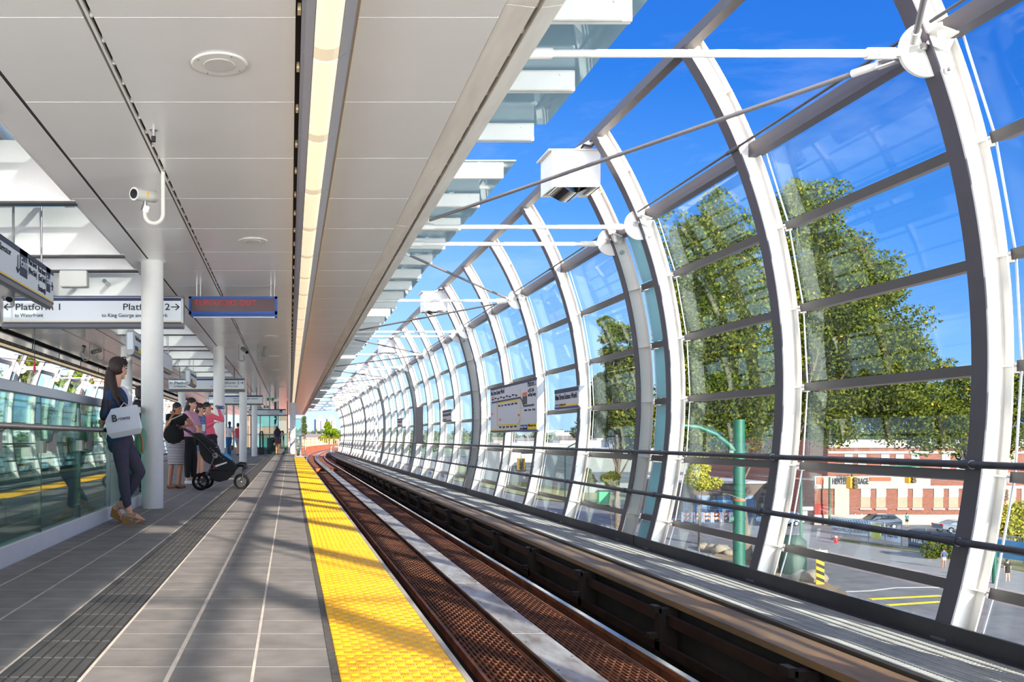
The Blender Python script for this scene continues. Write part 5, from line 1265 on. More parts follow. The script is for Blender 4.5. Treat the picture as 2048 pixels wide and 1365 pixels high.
# ---- jogging stroller ------------------------------------------------------------
Ys = 15.75
def s(px, py, d=0.0): return W(px, py, Ys+(d if abs(d) < .2 else d*.25)) if False else Vector((W(px, py, Ys).x, Ys+d, W(px, py, Ys).z))
st = thing('stroller', s(445, 979), 'black three wheeled jogging stroller with a pale blue seat pad', 'stroller')
tyre = M('stroller_tyre', (15, 15, 17), .85, spec=.2); rimm = M('grey_wheel_rim', (40, 40, 43), .5, .2)
def wheel(px, py, d, R, name='wheel'):
    c = s(px, py, d); c.z = R+.002
    q = MB(); n = 40; k = 10; rt = .024; vs = []
    for i in range(n):
        a = 2*PI*i/n
        for j in range(k):
            b = 2*PI*j/k; rr = R-rt+rt*math.cos(b); vs.append(c+Vector((rr*math.cos(a), rt*math.sin(b)*.9, rr*math.sin(a))))
    q.add(vs, [(i*k+j, i*k+(j+1) % k, ((i+1) % n)*k+(j+1) % k, ((i+1) % n)*k+j) for i in range(n) for j in range(k)], 0, True)
    w_ = q.build(name, tyre, st)
    q = MB(); ring = [c+Vector(((R-.044)*math.cos(2*PI*i/n), 0, (R-.044)*math.sin(2*PI*i/n))) for i in range(n+1)]; q.tube(ring, .009, 8, cap=False); q.build('rim', rimm, w_)
    q = MB()
    for i in range(7):
        a = 2*PI*i/7+.3; q.bar(c, c+Vector(((R-.045)*math.cos(a), 0, (R-.045)*math.sin(a))), .007, .014, up=(0, 1, 0))
    q.cyl(c-Vector((0, .035, 0)), c+Vector((0, .03, 0)), .022, 14); q.build('spokes', rimm, w_)
    q = MB(); q.cyl(c-Vector((0, .040, 0)), c-Vector((0, .034, 0)), .009, 10); q.build('hub_cap', M('white_hub_cap', (220, 222, 226), .3), w_)
wheel(404, 962, -.26, .150); wheel(408, 963, .28, .150, 'wheel'); wheel(483, 962, 0, .138, 'wheel')
fr = M('gunmetal_frame', (62, 62, 66), .35, .8)
q = MB()
for d in (-.22, .22):
    q.tube([s(431, 914, d), s(422, 937, d), s(412, 952, d)], [.020, .015, .013], 10); q.tube([s(414, 950, d), s(404, 962, d*1.15)], .012, 8)
    q.tube([s(378, 864, d), s(400, 880, d), s(420, 900, d), s(433, 912, d)], [.012, .013, .014, .016], 10)
    q.tube([s(420, 938, d), s(450, 936, d*.7), s(474, 930, d*.2)], .012, 8)
q.cyl(s(404, 962, -.26), s(404, 962, .28), .012, 10); q.tube([s(357, 852, -.20), s(378, 864, -.22)], .015, 10); q.tube([s(357, 852, .20), s(378, 864, .22)], .015, 10); q.tube([s(357, 852, -.20), s(355, 851, 0), s(357, 852, .20)], .017, 10)
q.build('frame', fr, st)
q = MB()
for d in (-.045, .045): q.tube([s(488, 933, d*.6), s(487, 945, d), s(482.5, 962, d)], [.022, .016, .014], 10)
q.tube([s(474, 932, 0), s(481, 929, 0), s(489, 930, 0), s(494, 938, 0)], [.030, .045, .048, .02], 12)
q.build('front_fork', black, st)
def sheet(poly, d0, d1, name, m, bev=.012):
    q = MB(); vs = [s(x, y, d0) for x, y in poly]+[s(x, y, d1) for x, y in poly]; n = len(poly)
    q.add(vs, [(i, (i+1) % n, n+(i+1) % n, n+i) for i in range(n)]+[tuple(range(n-1, -1, -1)), tuple(range(n, 2*n))])
    o = q.build(name, m, st); b = o.modifiers.new('b', 'BEVEL'); b.width = bev; b.segments = 3; b.limit_method = 'ANGLE'; return o
blk = M('black_stroller_cloth', (26, 25, 27), .85, var=.2, vs=14, bump=.5, bs=16)
sheet([(398, 884), (404, 870), (424, 884), (437, 897), (441, 906), (431, 912), (424, 930), (410, 922), (402, 908)], -.20, .20, 'seat_back', blk, .02)
sheet([(424, 934), (431, 913), (441, 906), (461, 919), (473, 932), (477, 937), (468, 942), (425, 941)], -.19, .19, 'seat', blk, .02)
sheet([(422, 941), (468, 930), (472, 940), (467, 950), (455, 960), (440, 964), (428, 961), (421, 952)], -.17, .17, 'basket', M('mesh_basket', (32, 30, 32), .9, var=.2, vs=30), .02)
sheet([(386, 868), (401, 866), (420, 880), (436, 893), (437, 900), (420, 890), (402, 880), (392, 884)], -.22, .22, 'folded_canopy', blk, .02)
sheet([(441, 907.5), (452, 907), (458, 912), (465, 918.5), (464, 921), (456, 920), (448, 914)], -.15, .15, 'seat_pad', M('sky_blue_pad', (72, 168, 224), .8), .012)['label'] = 'bright sky blue seat pad'
sheet([(431, 933), (433, 930.5), (455, 923.5), (456, 926), (434, 934)], -.20, -.19, 'reflective_strap', M('silver_reflective_strap', (214, 218, 224), .3), .002)
q = MB(); q.ell(s(404, 871, -.02), (.03, .12, .03)); q.ell(s(396, 880, -.1), (.07, .07, .10)); blob(q, 'hanging_pouch', blackf, st, .01, 4)
q = MB(); c = s(433, 911, -.235); n = 28
q.tube([c+Vector((.045*math.cos(2*PI*i/n), 0, .045*math.sin(2*PI*i/n))) for i in range(n+1)], .006, 8, cap=False); q.cyl(c+Vector((0, .01, 0)), c+Vector((0, .02, 0)), .044, 24, 0); q.build('hinge_ring', M('grey_hinge_ring', (120, 118, 122), .4, .4), st)
q = MB(); q.tube([s(428, 928, -.22), s(430, 931, -.22), s(430, 937, -.22)], .006, 8); q.build('red_strap', M('red_wrist_strap', (214, 44, 52), .6), st)
q = MB()
for px, py in ((423, 896.5), (427, 900), (430, 902.5), (434, 895), (436, 894.5), (441, 911.5), (444, 914), (449.5, 918)): q.ell(s(px, py, -.225), (.008, .008, .008), None, 8, 5)
q.build('snap_studs', M('silver_studs', (220, 216, 206), .25, .6), st)
# ---------------------------------------------------------------- the street and city outside, far below the viaduct
ZG = -9.5
def G(px, py): Y = F*(H-ZG)/(py-VY); return Vector(((px-VX)*Y/F, Y, ZG))   # a point of the street seen at this place
asph = M('street_asphalt', (118, 114, 110), .9, col2=(98, 95, 93), vs=.6, bump=.1, bs=30)
side_ = M('pale_sidewalk_concrete', (140, 136, 130), .9, var=.08, vs=1)
q = MB(); q.box(-60, 900, -5, 2600, ZG-.3, ZG-.02); o = struct(q.build('ground', asph))
def ground_poly(pts, z, name, m):
    q = MB(); n = len(pts); P_ = [G(*p) for p in pts]; q.add([(p.x, p.y, z-.05) for p in P_]+[(p.x, p.y, z) for p in P_], [tuple(range(n, 2*n)), tuple(range(n-1, -1, -1))]+[(i, (i+1) % n, n+(i+1) % n, n+i) for i in range(n)]); return q.build(name, m)
tag(ground_poly([(1560, 1072), (1640, 1066), (1750, 1090), (1960, 1130), (2200, 1175), (2200, 1235), (1960, 1180), (1840, 1160), (1720, 1128), (1560, 1100)], ZG+.08, 'sidewalk', side_), 'pale sidewalk running below the fenced lot', 'sidewalk')
tag(ground_poly([(1450, 1100), (1560, 1135), (1640, 1160), (1700, 1195), (1640, 1200), (1480, 1175), (1380, 1140)], ZG+.10, 'dirt_verge', M('dry_dirt_verge', (150, 122, 88), .95, col2=(112, 96, 70), vs=1.2)), 'dry dirt corner around the green pole and tree trunk', 'verge')
tag(ground_poly([(1660, 1082), (1800, 1103), (1905, 1120), (2070, 1150), (2070, 1128), (1905, 1108), (1800, 1095), (1670, 1076)], ZG+.12, 'grass_strip', M('dry_grass', (138, 124, 74), .95, col2=(92, 96, 50), vs=2)), 'strip of dry weedy grass under the banner fence', 'grass')
tag(ground_poly([(900, 925), (1540, 990), (1540, 1015), (1200, 1012), (1080, 1000), (900, 960)], ZG+.12, 'park_lawn', M('park_grass', (104, 116, 62), .95, col2=(138, 128, 80), vs=1)), 'shaded grass lawn behind the small street trees', 'lawn')
ylm = M('yellow_road_paint', (246, 206, 20), .7)
for a, b, lab in (((1740, 1199), (1880, 1192), 'upper yellow line painted on the street'), ((1775, 1211), (1880, 1204), 'lower yellow line painted on the street')):
    A, B = G(*a), G(*b); q = MB(); q.bar((A.x, A.y, ZG+.0), (B.x, B.y, ZG+.0), .30, .03); tag(q.build('road_line', ylm), lab, 'road line', 'yellow centre lines of the street')
q = MB(); ps_ = [(1690, 1184), (1740, 1182), (1790, 1176), (1860, 1175), (1960, 1178)]
for a, b in zip(ps_[:-1], ps_[1:]): A, B = G(*a), G(*b); q.bar((A.x, A.y, ZG-.005), (B.x, B.y, ZG-.005), .2, .03)
tag(q.build('road_crack_seal', M('pale_road_seal', (168, 164, 158), .9)), 'pale wavy seam across the street asphalt', 'road seam')

# brick warehouse
brick = brickmat('red_brick_wall', (132, 74, 56), (116, 62, 48), (140, 112, 98), .42, .14, .012, off=.5, rough=.9, bump=.1)
bm2 = bpy.data.materials['red_brick_wall']; 
mp_ = [n for n in bm2.node_tree.nodes if n.type == 'MAPPING'][0]; mp_.inputs['Rotation'].default_value = (PI/2, 0, 0)
cream = M('cream_painted_band', (156, 148, 140), .8, var=.06, vs=.6)
Yb = 108.0; k = Yb/F
def bx_(px): return (px-VX)*k
def bz(py): return H-(py-VY)*k
wh = thing('brick_warehouse', (bx_(1800), Yb, ZG), 'long red brick warehouse with boarded windows across the street', 'building')
x0, x1 = bx_(1629), bx_(2600)
q = MB(); q.box(x0, x1, Yb, Yb+35, ZG, bz(962)); q.build('lower_storey', brick, wh)
q = MB(); q.box(bx_(1690), x1, Yb+3.5, Yb+35, bz(964), bz(880)); q.build('upper_storey', brick, wh)
q = MB(); q.box(x0-.1, x1, Yb-.12, Yb, bz(978), bz(972)); q.box(x0-.1, x1, Yb-.15, Yb, ZG, bz(1030)); q.box(x0, bx_(1860), Yb-.1, Yb+.4, bz(973), bz(953)); q.box(bx_(1690), x1, Yb+3.3, Yb+3.5, bz(897), bz(880)); q.box(bx_(1690), x1, Yb+3.35, Yb+3.5, bz(909), bz(904)); q.build('cream_bands', cream, wh)
q = MB(); q.box(x0-.02, bx_(1652), Yb-.05, Yb, bz(1031), bz(1008)); q.build('red_paint_patch', M('dark_red_paint', (140, 48, 40), .85), wh)
q = MB(); q.box(bx_(1668), bx_(1697), Yb-.14, Yb-.02, bz(1030), bz(976)); q.build('loading_door', M('cream_loading_door', (170, 160, 140), .8, var=.05), wh)
sill = M('white_sill', (196, 190, 182), .8); boardm = M('beige_window_board', (150, 136, 114), .85, var=.08, vs=1.5); panem = M('dull_window_panes', (150, 158, 152), .35, col2=(160, 162, 154), vs=2.5)
for i, px in enumerate((1721, 1752, 1795, 1825, 1867, 1897, 1940, 1971, 2012, 2042, 2090, 2120)):
    xx = bx_(px); wd = .62*1.9*.9
    q = MB(); q.box(xx, xx+19*k, Yb-.04, Yb-.005, bz(1016), bz(976)); wn = q.build('window', boardm, wh)
    q = MB(); q.box(xx+.05, xx+18.5*k, Yb-.06, Yb-.04, bz(994), bz(976.5)); q.build('panes', panem, wn)
    q = MB()
    for j in range(5): q.box(xx+.03+j*18.5*k/4-.02, xx+.03+j*18.5*k/4+.02, Yb-.08, Yb-.06, bz(994), bz(976.5))
    for j in range(4): q.box(xx, xx+19*k, Yb-.08, Yb-.06, bz(994-j*5.8)-.02, bz(994-j*5.8)+.02)
    q.box(xx-.15, xx+20*k, Yb-.2, Yb, bz(1020), bz(1017)); q.build('frame_and_sill', sill, wn)
for i, px in enumerate((1724, 1752, 1800, 1830, 1862, 1925, 1955, 2030, 2060)):
    xx = bx_(px); q = MB(); q.box(xx, xx+17*k, Yb+3.42, Yb+3.5, bz(942), bz(910)); wn = q.build('upper_window', panem, wh)
    q = MB(); q.box(xx-.05, xx+17.6*k, Yb+3.38, Yb+3.43, bz(927), bz(925)); q.box(xx+8*k, xx+9*k, Yb+3.38, Yb+3.43, bz(942), bz(910)); q.build('frame', sill, wn)
q = MB(); q.box(bx_(1632), bx_(1645), Yb-.2, Yb-.1, bz(969), bz(955)); q.box(bx_(1738), bx_(1780), Yb-.2, Yb-.1, bz(962), bz(955)); q.build('painted_sign_panels', M('orange_red_sign_paint', (206, 84, 50), .8), wh)
text('LOW RATE', 1.0, (bx_(1672), Yb-.18, bz(961.5)), '-y', inkm, wh, width=24*k, bold=.02); text('HEATED STORAGE', 1.0, (bx_(1663), Yb-.18, bz(968.5)), '-y', inkm, wh, width=72*k, bold=.02)
# darker neighbour building to the left, in shade of the trees
def house(name, px0, px1, pyt, Y, depth, m, label, windows=None, wm_=None, pyb=None, cat='building', roof=None):
    kk = Y/F; xa, xb = (px0-VX)*kk, (px1-VX)*kk; zt = H-(pyt-VY)*kk; zb = ZG if pyb is None else H-(pyb-VY)*kk
    t = thing(name, ((xa+xb)/2, Y, zb), label, cat); q = MB(); q.box(xa, xb, Y, Y+depth, zb, zt); q.build('walls', m, t)
    if windows:
        for (u0, u1, v0, v1) in windows: q = MB(); q.box(xa+(xb-xa)*u0, xa+(xb-xa)*u1, Y-.1, Y, zt-(zt-zb)*v1, zt-(zt-zb)*v0); q.build('window', wm_ or panem, t)
    q = MB(); q.box(xa-.3*kk*4, xb+.3*kk*4, Y-.2, Y+depth, zt, zt+.3); q.build('roof', roof or M('flat_roof_edge', (170, 166, 160), .9), t)
    return t
darkw = M('dark_glass_strip', (58, 66, 78), .3)
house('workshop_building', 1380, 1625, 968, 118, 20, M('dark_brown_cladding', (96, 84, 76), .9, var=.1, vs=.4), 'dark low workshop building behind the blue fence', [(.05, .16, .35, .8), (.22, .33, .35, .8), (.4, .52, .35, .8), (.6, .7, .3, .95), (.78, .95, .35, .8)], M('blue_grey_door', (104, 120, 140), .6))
house('warehouse_building', 1000, 1170, 890, 210, 40, M('white_stucco', (178, 172, 162), .9), 'long white low building seen through the distant bays', [(.05, .3, .55, .7), (.36, .6, .55, .7), (.66, .95, .55, .7)], darkw)
house('store_building', 1170, 1375, 902, 170, 30, M('grey_green_stucco', (120, 124, 120), .9), 'grey shop building behind the small street trees', [(.04, .22, .5, .75), (.28, .48, .5, .75), (.54, .72, .5, .75), (.78, .96, .5, .75)], darkw)
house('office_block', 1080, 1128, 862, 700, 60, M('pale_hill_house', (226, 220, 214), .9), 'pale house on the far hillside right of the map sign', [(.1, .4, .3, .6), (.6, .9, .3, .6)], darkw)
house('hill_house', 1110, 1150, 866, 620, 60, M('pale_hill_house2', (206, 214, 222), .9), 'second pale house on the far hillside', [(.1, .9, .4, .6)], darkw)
# pink brick block seen behind the lift lobby
pk = thing('pink_brick_block', (-12, 110, ZG), 'pink brick office block with ribbon windows behind the glass lift lobby', 'building')
q = MB(); q.box(-26, -.2, 110, 130, ZG, 9.0); q.build('walls', M('pink_brick', (176, 118, 104), .85, var=.04), pk)
for z in (.0, 3.2, 6.4):
    for i in range(6): q = MB(); q.box(-25.5+i*4.2, -22.2+i*4.2, 109.9, 110, z-.9, z+.8); q.build('window', M('office_window_band', (120, 140, 150), .2), pk)
# tower blocks and hills straight down the line
def tower(px0, px1, pyt, Y, label):
    kk = Y/F; xa, xb = (px0-VX)*kk, (px1-VX)*kk; zt = H-(pyt-VY)*kk; t = thing('apartment_tower', ((xa+xb)/2, Y, ZG), label, 'building')
    q = MB(); q.box(xa, xb, Y, Y+18, ZG, zt); q.build('walls', M('white_tower_concrete', (176, 164, 156), .8), t)
    q = MB(); q.box(xa-1.2, xa, Y+1, Y+18, ZG, zt-.3); q.box(xa+(xb-xa)*.44, xa+(xb-xa)*.52, Y-.1, Y, ZG, zt-1.5); q.build('glass_bay', M('deep_blue_tower_glass', (36, 50, 96), .2), t)
    q = MB(); w_ = (xb-xa); q.box(xa+w_*.35, xa+w_*.65, Y+3, Y+10, zt, zt+3); q.build('roof_plant', MATS['white_tower_concrete'], t)
    for j in range(8):
        z = zt-1.6-j*2.6
        q = MB(); q.box(xa+w_*.06, xa+w_*.40, Y-.12, Y, z-.5, z+.4); q.box(xa+w_*.56, xa+w_*.94, Y-.12, Y, z-.5, z+.4); q.build('window_band', M('tower_window_band', (110, 106, 112), .4), t)
tower(632, 652, 838.5, 700, 'white apartment tower with a deep blue side, left of the pair down the line'); tower(655, 672, 838, 760, 'white apartment tower behind the bright green tree')

# trees
def leafmat(name, c1, c2, c3=None):
    m = bpy.data.materials.new(name); m.use_nodes = True; t = m.node_tree; t.nodes.clear()
    o = N(t, 'ShaderNodeOutputMaterial'); d = N(t, 'ShaderNodeBsdfDiffuse'); tl = N(t, 'ShaderNodeBsdfTranslucent'); mx = N(t, 'ShaderNodeMixShader'); mx.inputs[0].default_value = .35
    g = N(t, 'ShaderNodeNewGeometry'); r = N(t, 'ShaderNodeValToRGB'); r.color_ramp.elements[0].color = lin(c1); r.color_ramp.elements[1].color = lin(c2)
    if c3: e = r.color_ramp.elements.new(.95); e.position = .97; e.color = lin(c2); r.color_ramp.elements[-1].color = lin(c3)
    t.links.new(g.outputs['Random Per Island'], r.inputs[0])
    for s_ in (d, tl): t.links.new(r.outputs[0], s_.inputs[0])
    t.links.new(d.outputs[0], mx.inputs[1]); t.links.new(tl.outputs[0], mx.inputs[2]); t.links.new(mx.outputs[0], o.inputs[0]); MATS[name] = m; return m
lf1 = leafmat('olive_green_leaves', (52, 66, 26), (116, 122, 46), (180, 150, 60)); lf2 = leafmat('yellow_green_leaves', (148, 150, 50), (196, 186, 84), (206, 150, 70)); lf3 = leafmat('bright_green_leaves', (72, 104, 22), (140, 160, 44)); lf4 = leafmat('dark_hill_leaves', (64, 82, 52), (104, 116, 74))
bark = M('grey_brown_bark', (120, 106, 92), .95, col2=(84, 72, 60), vs=6, bump=.8, bs=14, stretch=(3, 3, .6))
def foliage(centres, radii, n, size, mat, parent, name='foliage'):
    c = np.array(centres, float); r = np.array(radii, float)
    if r.ndim == 1: r = np.stack([r, r, r*.8], 1)
    wgt = (r.prod(1))**(2/3); idx = rng.choice(len(c), n, p=wgt/wgt.sum())
    d = rng.normal(size=(n, 3)); d /= np.linalg.norm(d, axis=1)[:, None]; rad = rng.uniform(.45, 1.0, n)**.55
    p = c[idx]+d*r[idx]*rad[:, None]
    a = rng.normal(size=(n, 3)); a /= np.linalg.norm(a, axis=1)[:, None]; b = np.cross(a, d+rng.normal(size=(n, 3))*.5); b /= np.linalg.norm(b, axis=1)[:, None]
    s1 = size*rng.uniform(.6, 1.3, n)[:, None]; s2 = s1*.62; cc = np.cross(a, b)*s1*.22
    v = np.stack([p-a*s1, p-b*s2+cc, p+a*s1, p+b*s2+cc], 1).reshape(-1, 3)-np.array(BASE[parent.name])
    me = bpy.data.meshes.new(name); me.vertices.add(len(v)); me.vertices.foreach_set('co', v.ravel()); me.loops.add(len(v)); me.loops.foreach_set('vertex_index', np.arange(len(v)))
    me.polygons.add(n); me.polygons.foreach_set('loop_start', np.arange(n)*4); me.polygons.foreach_set('loop_total', np.full(n, 4)); me.update(calc_edges=True); me.validate()
    me.materials.append(mat); o = bpy.data.objects.new(name, me); C.objects.link(o); o.parent = parent; o['kind'] = 'stuff'; return o
def tree(label, base, crown, n, size, mat, trunk=.4, lean=0, nb=14, name='leafy_tree'):
    """crown: list of (px, py, rx_px, rz_px) lobes read off the photo at the tree's distance, given real depth"""
    Y = base.y; t = thing(name, tuple(base), label, 'tree'); kk = Y/F
    cs, rs = [], []
    for (px, py, rx, rz) in crown:
        cx, cz = (px-VX)*kk, H-(py-VY)*kk; Rx, Rz = rx*kk, rz*kk
        m = max(6, int(rx*rz/130))
        for i in range(m):
            u = rng.normal(size=3); u /= np.linalg.norm(u); u *= rng.uniform(.25, .9)
            cs.append((cx+u[0]*Rx, Y+u[1]*Rx*.85, cz+u[2]*Rz)); q_ = rng.uniform(.16, .36)*min(Rx, Rz)+.25; rs.append((q_*1.15, q_*1.1, q_*.8))
    foliage(cs, rs, n, size, mat, t)
    q = MB(); top = Vector(((crown[0][0]-VX)*kk, Y, H-(crown[0][1]-VY)*kk)); b0 = Vector(base)
    pts = [b0, b0*.75+top*.25+Vector((lean*.2, 0, 0)), b0*.45+top*.55+Vector((lean*.3, .2, 0)), top]; q.tube(pts, [trunk, trunk*.75, trunk*.5, trunk*.12], 14)
    for i in range(min(nb*3, len(cs))):
        e = Vector(cs[(i*7) % len(cs)]); f_ = rng.uniform(.3, .75); a = b0*(1-f_)+top*f_; mid = (a+e)/2+Vector((0, 0, -.06*(e-a).length)); q.tube([a, mid, e], [trunk*.30*(1-f_*.6), trunk*.16, trunk*.04], 7)
    q.build('trunk', bark, t)
    return t
tree('big olive green tree left of the second rib, with a grey trunk', Vector(((1498-VX)*72/F, 72, ZG)), [(1440, 640, 105, 200), (1420, 470, 85, 85), (1480, 800, 90, 130), (1390, 760, 70, 120), (1440, 410, 55, 40), (1500, 560, 50, 120), (1375, 580, 60, 110), (1400, 860, 90, 70)], 75000, .145, lf1, .42)
tree('biggest leafy tree, right of the second rib, before the brick warehouse', Vector(((1533-VX)*80/F, 80, ZG)), [(1650, 620, 110, 190), (1620, 430, 80, 80), (1730, 700, 110, 150), (1640, 820, 120, 90), (1790, 800, 90, 100), (1860, 860, 90, 60), (1595, 390, 45, 40), (1760, 560, 55, 80), (1560, 760, 60, 140), (1590, 560, 60, 100), (1700, 590, 90, 110), (1800, 730, 80, 80), (1900, 840, 60, 60)], 120000, .155, lf1, .5)
tree('tree with thin outer twigs behind the nearest rib', Vector(((1990-VX)*84/F, 84, ZG)), [(1900, 800, 60, 90), (1890, 740, 35, 35), (1980, 880, 70, 60), (2040, 800, 60, 90)], 12000, .17, lf1, .3)
tree('dark tree seen through the bays just left of the first frosted bay', Vector(((1235-VX)*92/F, 92, ZG)), [(1235, 760, 50, 110), (1225, 670, 32, 45), (1265, 850, 55, 75), (1200, 840, 50, 70), (1270, 720, 30, 60)], 22000, .2, lf1, .35)
tree('small yellow green street tree right of the frosted bay', Vector(((1398-VX)*62/F, 62, ZG)), [(1400, 960, 34, 34), (1400, 930, 18, 18)], 5000, .10, lf2, .09)
tree('small yellow green street tree left of the frosted bay', Vector(((1224-VX)*84/F, 84, ZG)), [(1222, 958, 20, 26)], 2600, .12, lf2, .09)
tree('smaller yellow green street tree beside it to the left', Vector(((1178-VX)*92/F, 92, ZG)), [(1178, 962, 13, 24)], 1800, .12, lf2, .08)
tree('bright green sunlit tree down the line in front of the tower blocks', Vector((11.0, 240, ZG)), [(660, 868, 18, 18), (655, 850, 8, 10), (672, 875, 14, 10), (648, 876, 14, 8)], 9000, .33, lf3, .4)
tree('leafy shrub tree at the right edge of the picture behind the blue banner', Vector(((2040-VX)*76/F, 76, ZG)), [(2035, 1045, 50, 45)], 4200, .14, lf2, .15)
for i, (px, py, Y, rx, rz) in enumerate(((60, 725, 78, 30, 55), (150, 760, 88, 30, 40), (-60, 740, 70, 60, 60), (20, 860, 70, 120, 60), (180, 880, 86, 90, 40))):
    _lt = tree('leafy green tree outside the far left glass wall', Vector(((px-VX)*Y/F, Y, ZG)), [(px, py, rx, rz)], 5000, .14, lf3 if i % 2 else lf1, .25, nb=6); _lt['group'] = 'trees outside the far left wall'
# hillside down the line and to the right
hill = MB(); nx, ny = 60, 10; vs = []
for j in range(ny+1):
    for i in range(nx+1):
        x = -300+i*22; y = 520+j*90; h = 13*min(1, j/4)*(1+.35*math.sin(x*.012+1)+.2*math.sin(x*.031+j)+.12*rng.uniform(-1, 1)); vs.append((x, y, ZG-.3+max(0, h)))
hill.add(vs, [(j*(nx+1)+i, j*(nx+1)+i+1, (j+1)*(nx+1)+i+1, (j+1)*(nx+1)+i) for j in range(ny) for i in range(nx)], 0, True)
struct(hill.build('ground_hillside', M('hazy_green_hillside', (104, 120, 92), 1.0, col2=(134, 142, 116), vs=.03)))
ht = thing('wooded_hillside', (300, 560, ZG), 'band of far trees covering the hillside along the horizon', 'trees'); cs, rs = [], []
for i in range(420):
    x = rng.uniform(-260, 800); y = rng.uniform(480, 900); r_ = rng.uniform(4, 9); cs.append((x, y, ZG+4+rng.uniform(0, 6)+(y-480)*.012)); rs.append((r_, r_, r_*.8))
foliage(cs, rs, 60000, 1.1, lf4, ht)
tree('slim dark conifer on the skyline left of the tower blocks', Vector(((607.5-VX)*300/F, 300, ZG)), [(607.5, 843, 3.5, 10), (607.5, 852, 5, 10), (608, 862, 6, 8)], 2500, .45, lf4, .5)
# far city houses, many small
hm = [M('far_white_house', (186, 180, 172), .9), M('far_tan_house', (150, 128, 108), .9), M('far_blue_house', (126, 136, 150), .9)]
for i in range(46):
    Y = rng.uniform(330, 620); px = rng.uniform(960, 1260) if i > 12 else rng.uniform(600, 640); x = (px-VX)*Y/F; w_ = rng.uniform(6, 14); hh = rng.uniform(7, 12.5)
    t = thing('far_house', (x, Y, ZG), 'tiny pale house among trees on the distant slope', 'house', 'distant houses'); q = MB(); q.box(x-w_/2, x+w_/2, Y, Y+9, ZG, ZG+hh-1.5); q.build('walls', hm[i % 3], t)
    q = MB(); q.add([(x-w_/2-.3, Y-.3, ZG+hh-1.5), (x+w_/2+.3, Y-.3, ZG+hh-1.5), (x+w_/2+.3, Y+9.3, ZG+hh-1.5), (x-w_/2-.3, Y+9.3, ZG+hh-1.5), (x-w_/2, Y+4.5, ZG+hh), (x+w_/2, Y+4.5, ZG+hh)], [(0, 1, 5, 4), (2, 3, 4, 5), (1, 2, 5), (3, 0, 4), (0, 3, 2, 1)]); q.build('roof', M('far_roof', (120, 108, 104), .9), t)
# green traffic pole with its arm
gp = M('green_painted_pole', (18, 82, 62), .45, var=.1, vs=3)
Yp = 24.6; bx0 = (1478-VX)*Yp/F; t = thing('traffic_pole', (bx0, Yp, ZG), 'thick green traffic pole with a curved arm rising behind the glass', 'pole')
q = MB(); q.tube([(bx0, Yp, ZG), (bx0, Yp, 1.37)], [.175, .145], 24); q.cyl((bx0, Yp, 1.36), (bx0, Yp, 1.41), .155, 24); q.build('pole', gp, t)
q = MB(); q.tube([(bx0-.05, Yp, W(0, 908, Yp).z), (bx0-.30, Yp, .74), (bx0-.65, Yp, 1.02), (bx0-1.1, Yp, 1.20), (bx0-1.6, Yp, 1.26), (bx0-1.9, Yp, 1.25)], [.07, .068, .065, .06, .055, .045], 12); q.build('curved_arm', gp, t)
q = MB()
for py in (905, 1038): q.tube([(bx0, Yp, W(0, py, Yp).z-.04), (bx0, Yp, W(0, py, Yp).z+.04)], .17, 20); q.obox((bx0-.22, Yp, W(0, py, Yp).z), (.14, .10, .10))
q.build('clamps', gp, t); q = MB(); q.tube([(bx0, Yp, W(0, 1003, Yp).z), (bx0, Yp, W(0, 997, Yp).z)], .166, 20); q.build('rust_stain', rust, t)
def pole(px, pyb, pyt, r, label, col=gp):
    b = G(px, pyb); kk = b.y/F; q = MB(); q.tube([b, (b.x, b.y, H-(pyt-VY)*kk)], [r, r*.7], 12); return tag(q.build('street_pole', col), label, 'pole'), b, kk
po, b, kk = pole(1602, 1094, 948, .14, 'slim green pole with white street signs left of the warehouse corner')
q = MB(); q.box(b.x+.1, b.x+1.1, b.y-.12, b.y-.08, H-(1021-VY)*kk, H-(1014-VY)*kk); q.box(b.x+.1, b.x+.55, b.y-.12, b.y-.08, H-(1035-VY)*kk, H-(1023-VY)*kk); q.build('sign_plates', signw, po)
text('E GEORGIA ST', .3, (b.x+.14, b.y-.125, H-(1020-VY)*kk), '-y', inkm, po, width=.9) if False else None
pole(1659, 1052, 955, .13, 'slim green lamp pole standing before the warehouse wall'); pole(1989, 1170, 990, .16, 'green signal pole just right of the nearest rib')
t = thing('mast_arm_light', tuple(G(1095, 985)), 'thin green arching lamp arm far behind the small name sign', 'pole'); q = MB(); Y = 90; q.tube([(27.5, Y, ZG), (27.5, Y, -1.0), (27.8, Y, .0), (29.5, Y, .9), (32.0, Y, 1.0)], .07, 8); q.build('arm', gp, t)
# traffic signals
def signal(px, py, Y, lab, face=True):
    c = W(px, py, Y); t = thing('traffic_signal', c, lab, 'traffic light'); kk = Y/F; h = 24*kk; w_ = 15*kk
    q = MB(); q.bbox(c.x-w_/2, c.x+w_/2, Y-.2, Y+.2, c.z-h/2, c.z+h/2, .03); q.build('housing', M('signal_yellow', (242, 172, 14), .5), t)
    q = MB()
    for j in (-1, 0, 1): q.cyl((c.x, Y-.34, c.z+j*h*.3), (c.x, Y-.2, c.z+j*h*.3), w_*.28, 16)
    q.build('visors', M('signal_dark_visor', (60, 46, 22), .5), t)
    q = MB(); q.tube([(c.x, Y, c.z+h/2), (c.x, Y, c.z+h/2+.5), (c.x+6, Y+1, c.z+h/2+.55)], .05, 8); q.build('arm', gp, t)
signal(1704, 966, 46, 'yellow traffic signal hanging before the painted storage sign'); signal(1821, 955, 52, 'yellow traffic signal cut by the transom, right of the first'); signal(1042, 929, 95, 'yellow traffic signal low behind the bays below the map sign'); signal(2005, 990, 60, 'yellow traffic signal at the right edge behind the nearest rib')
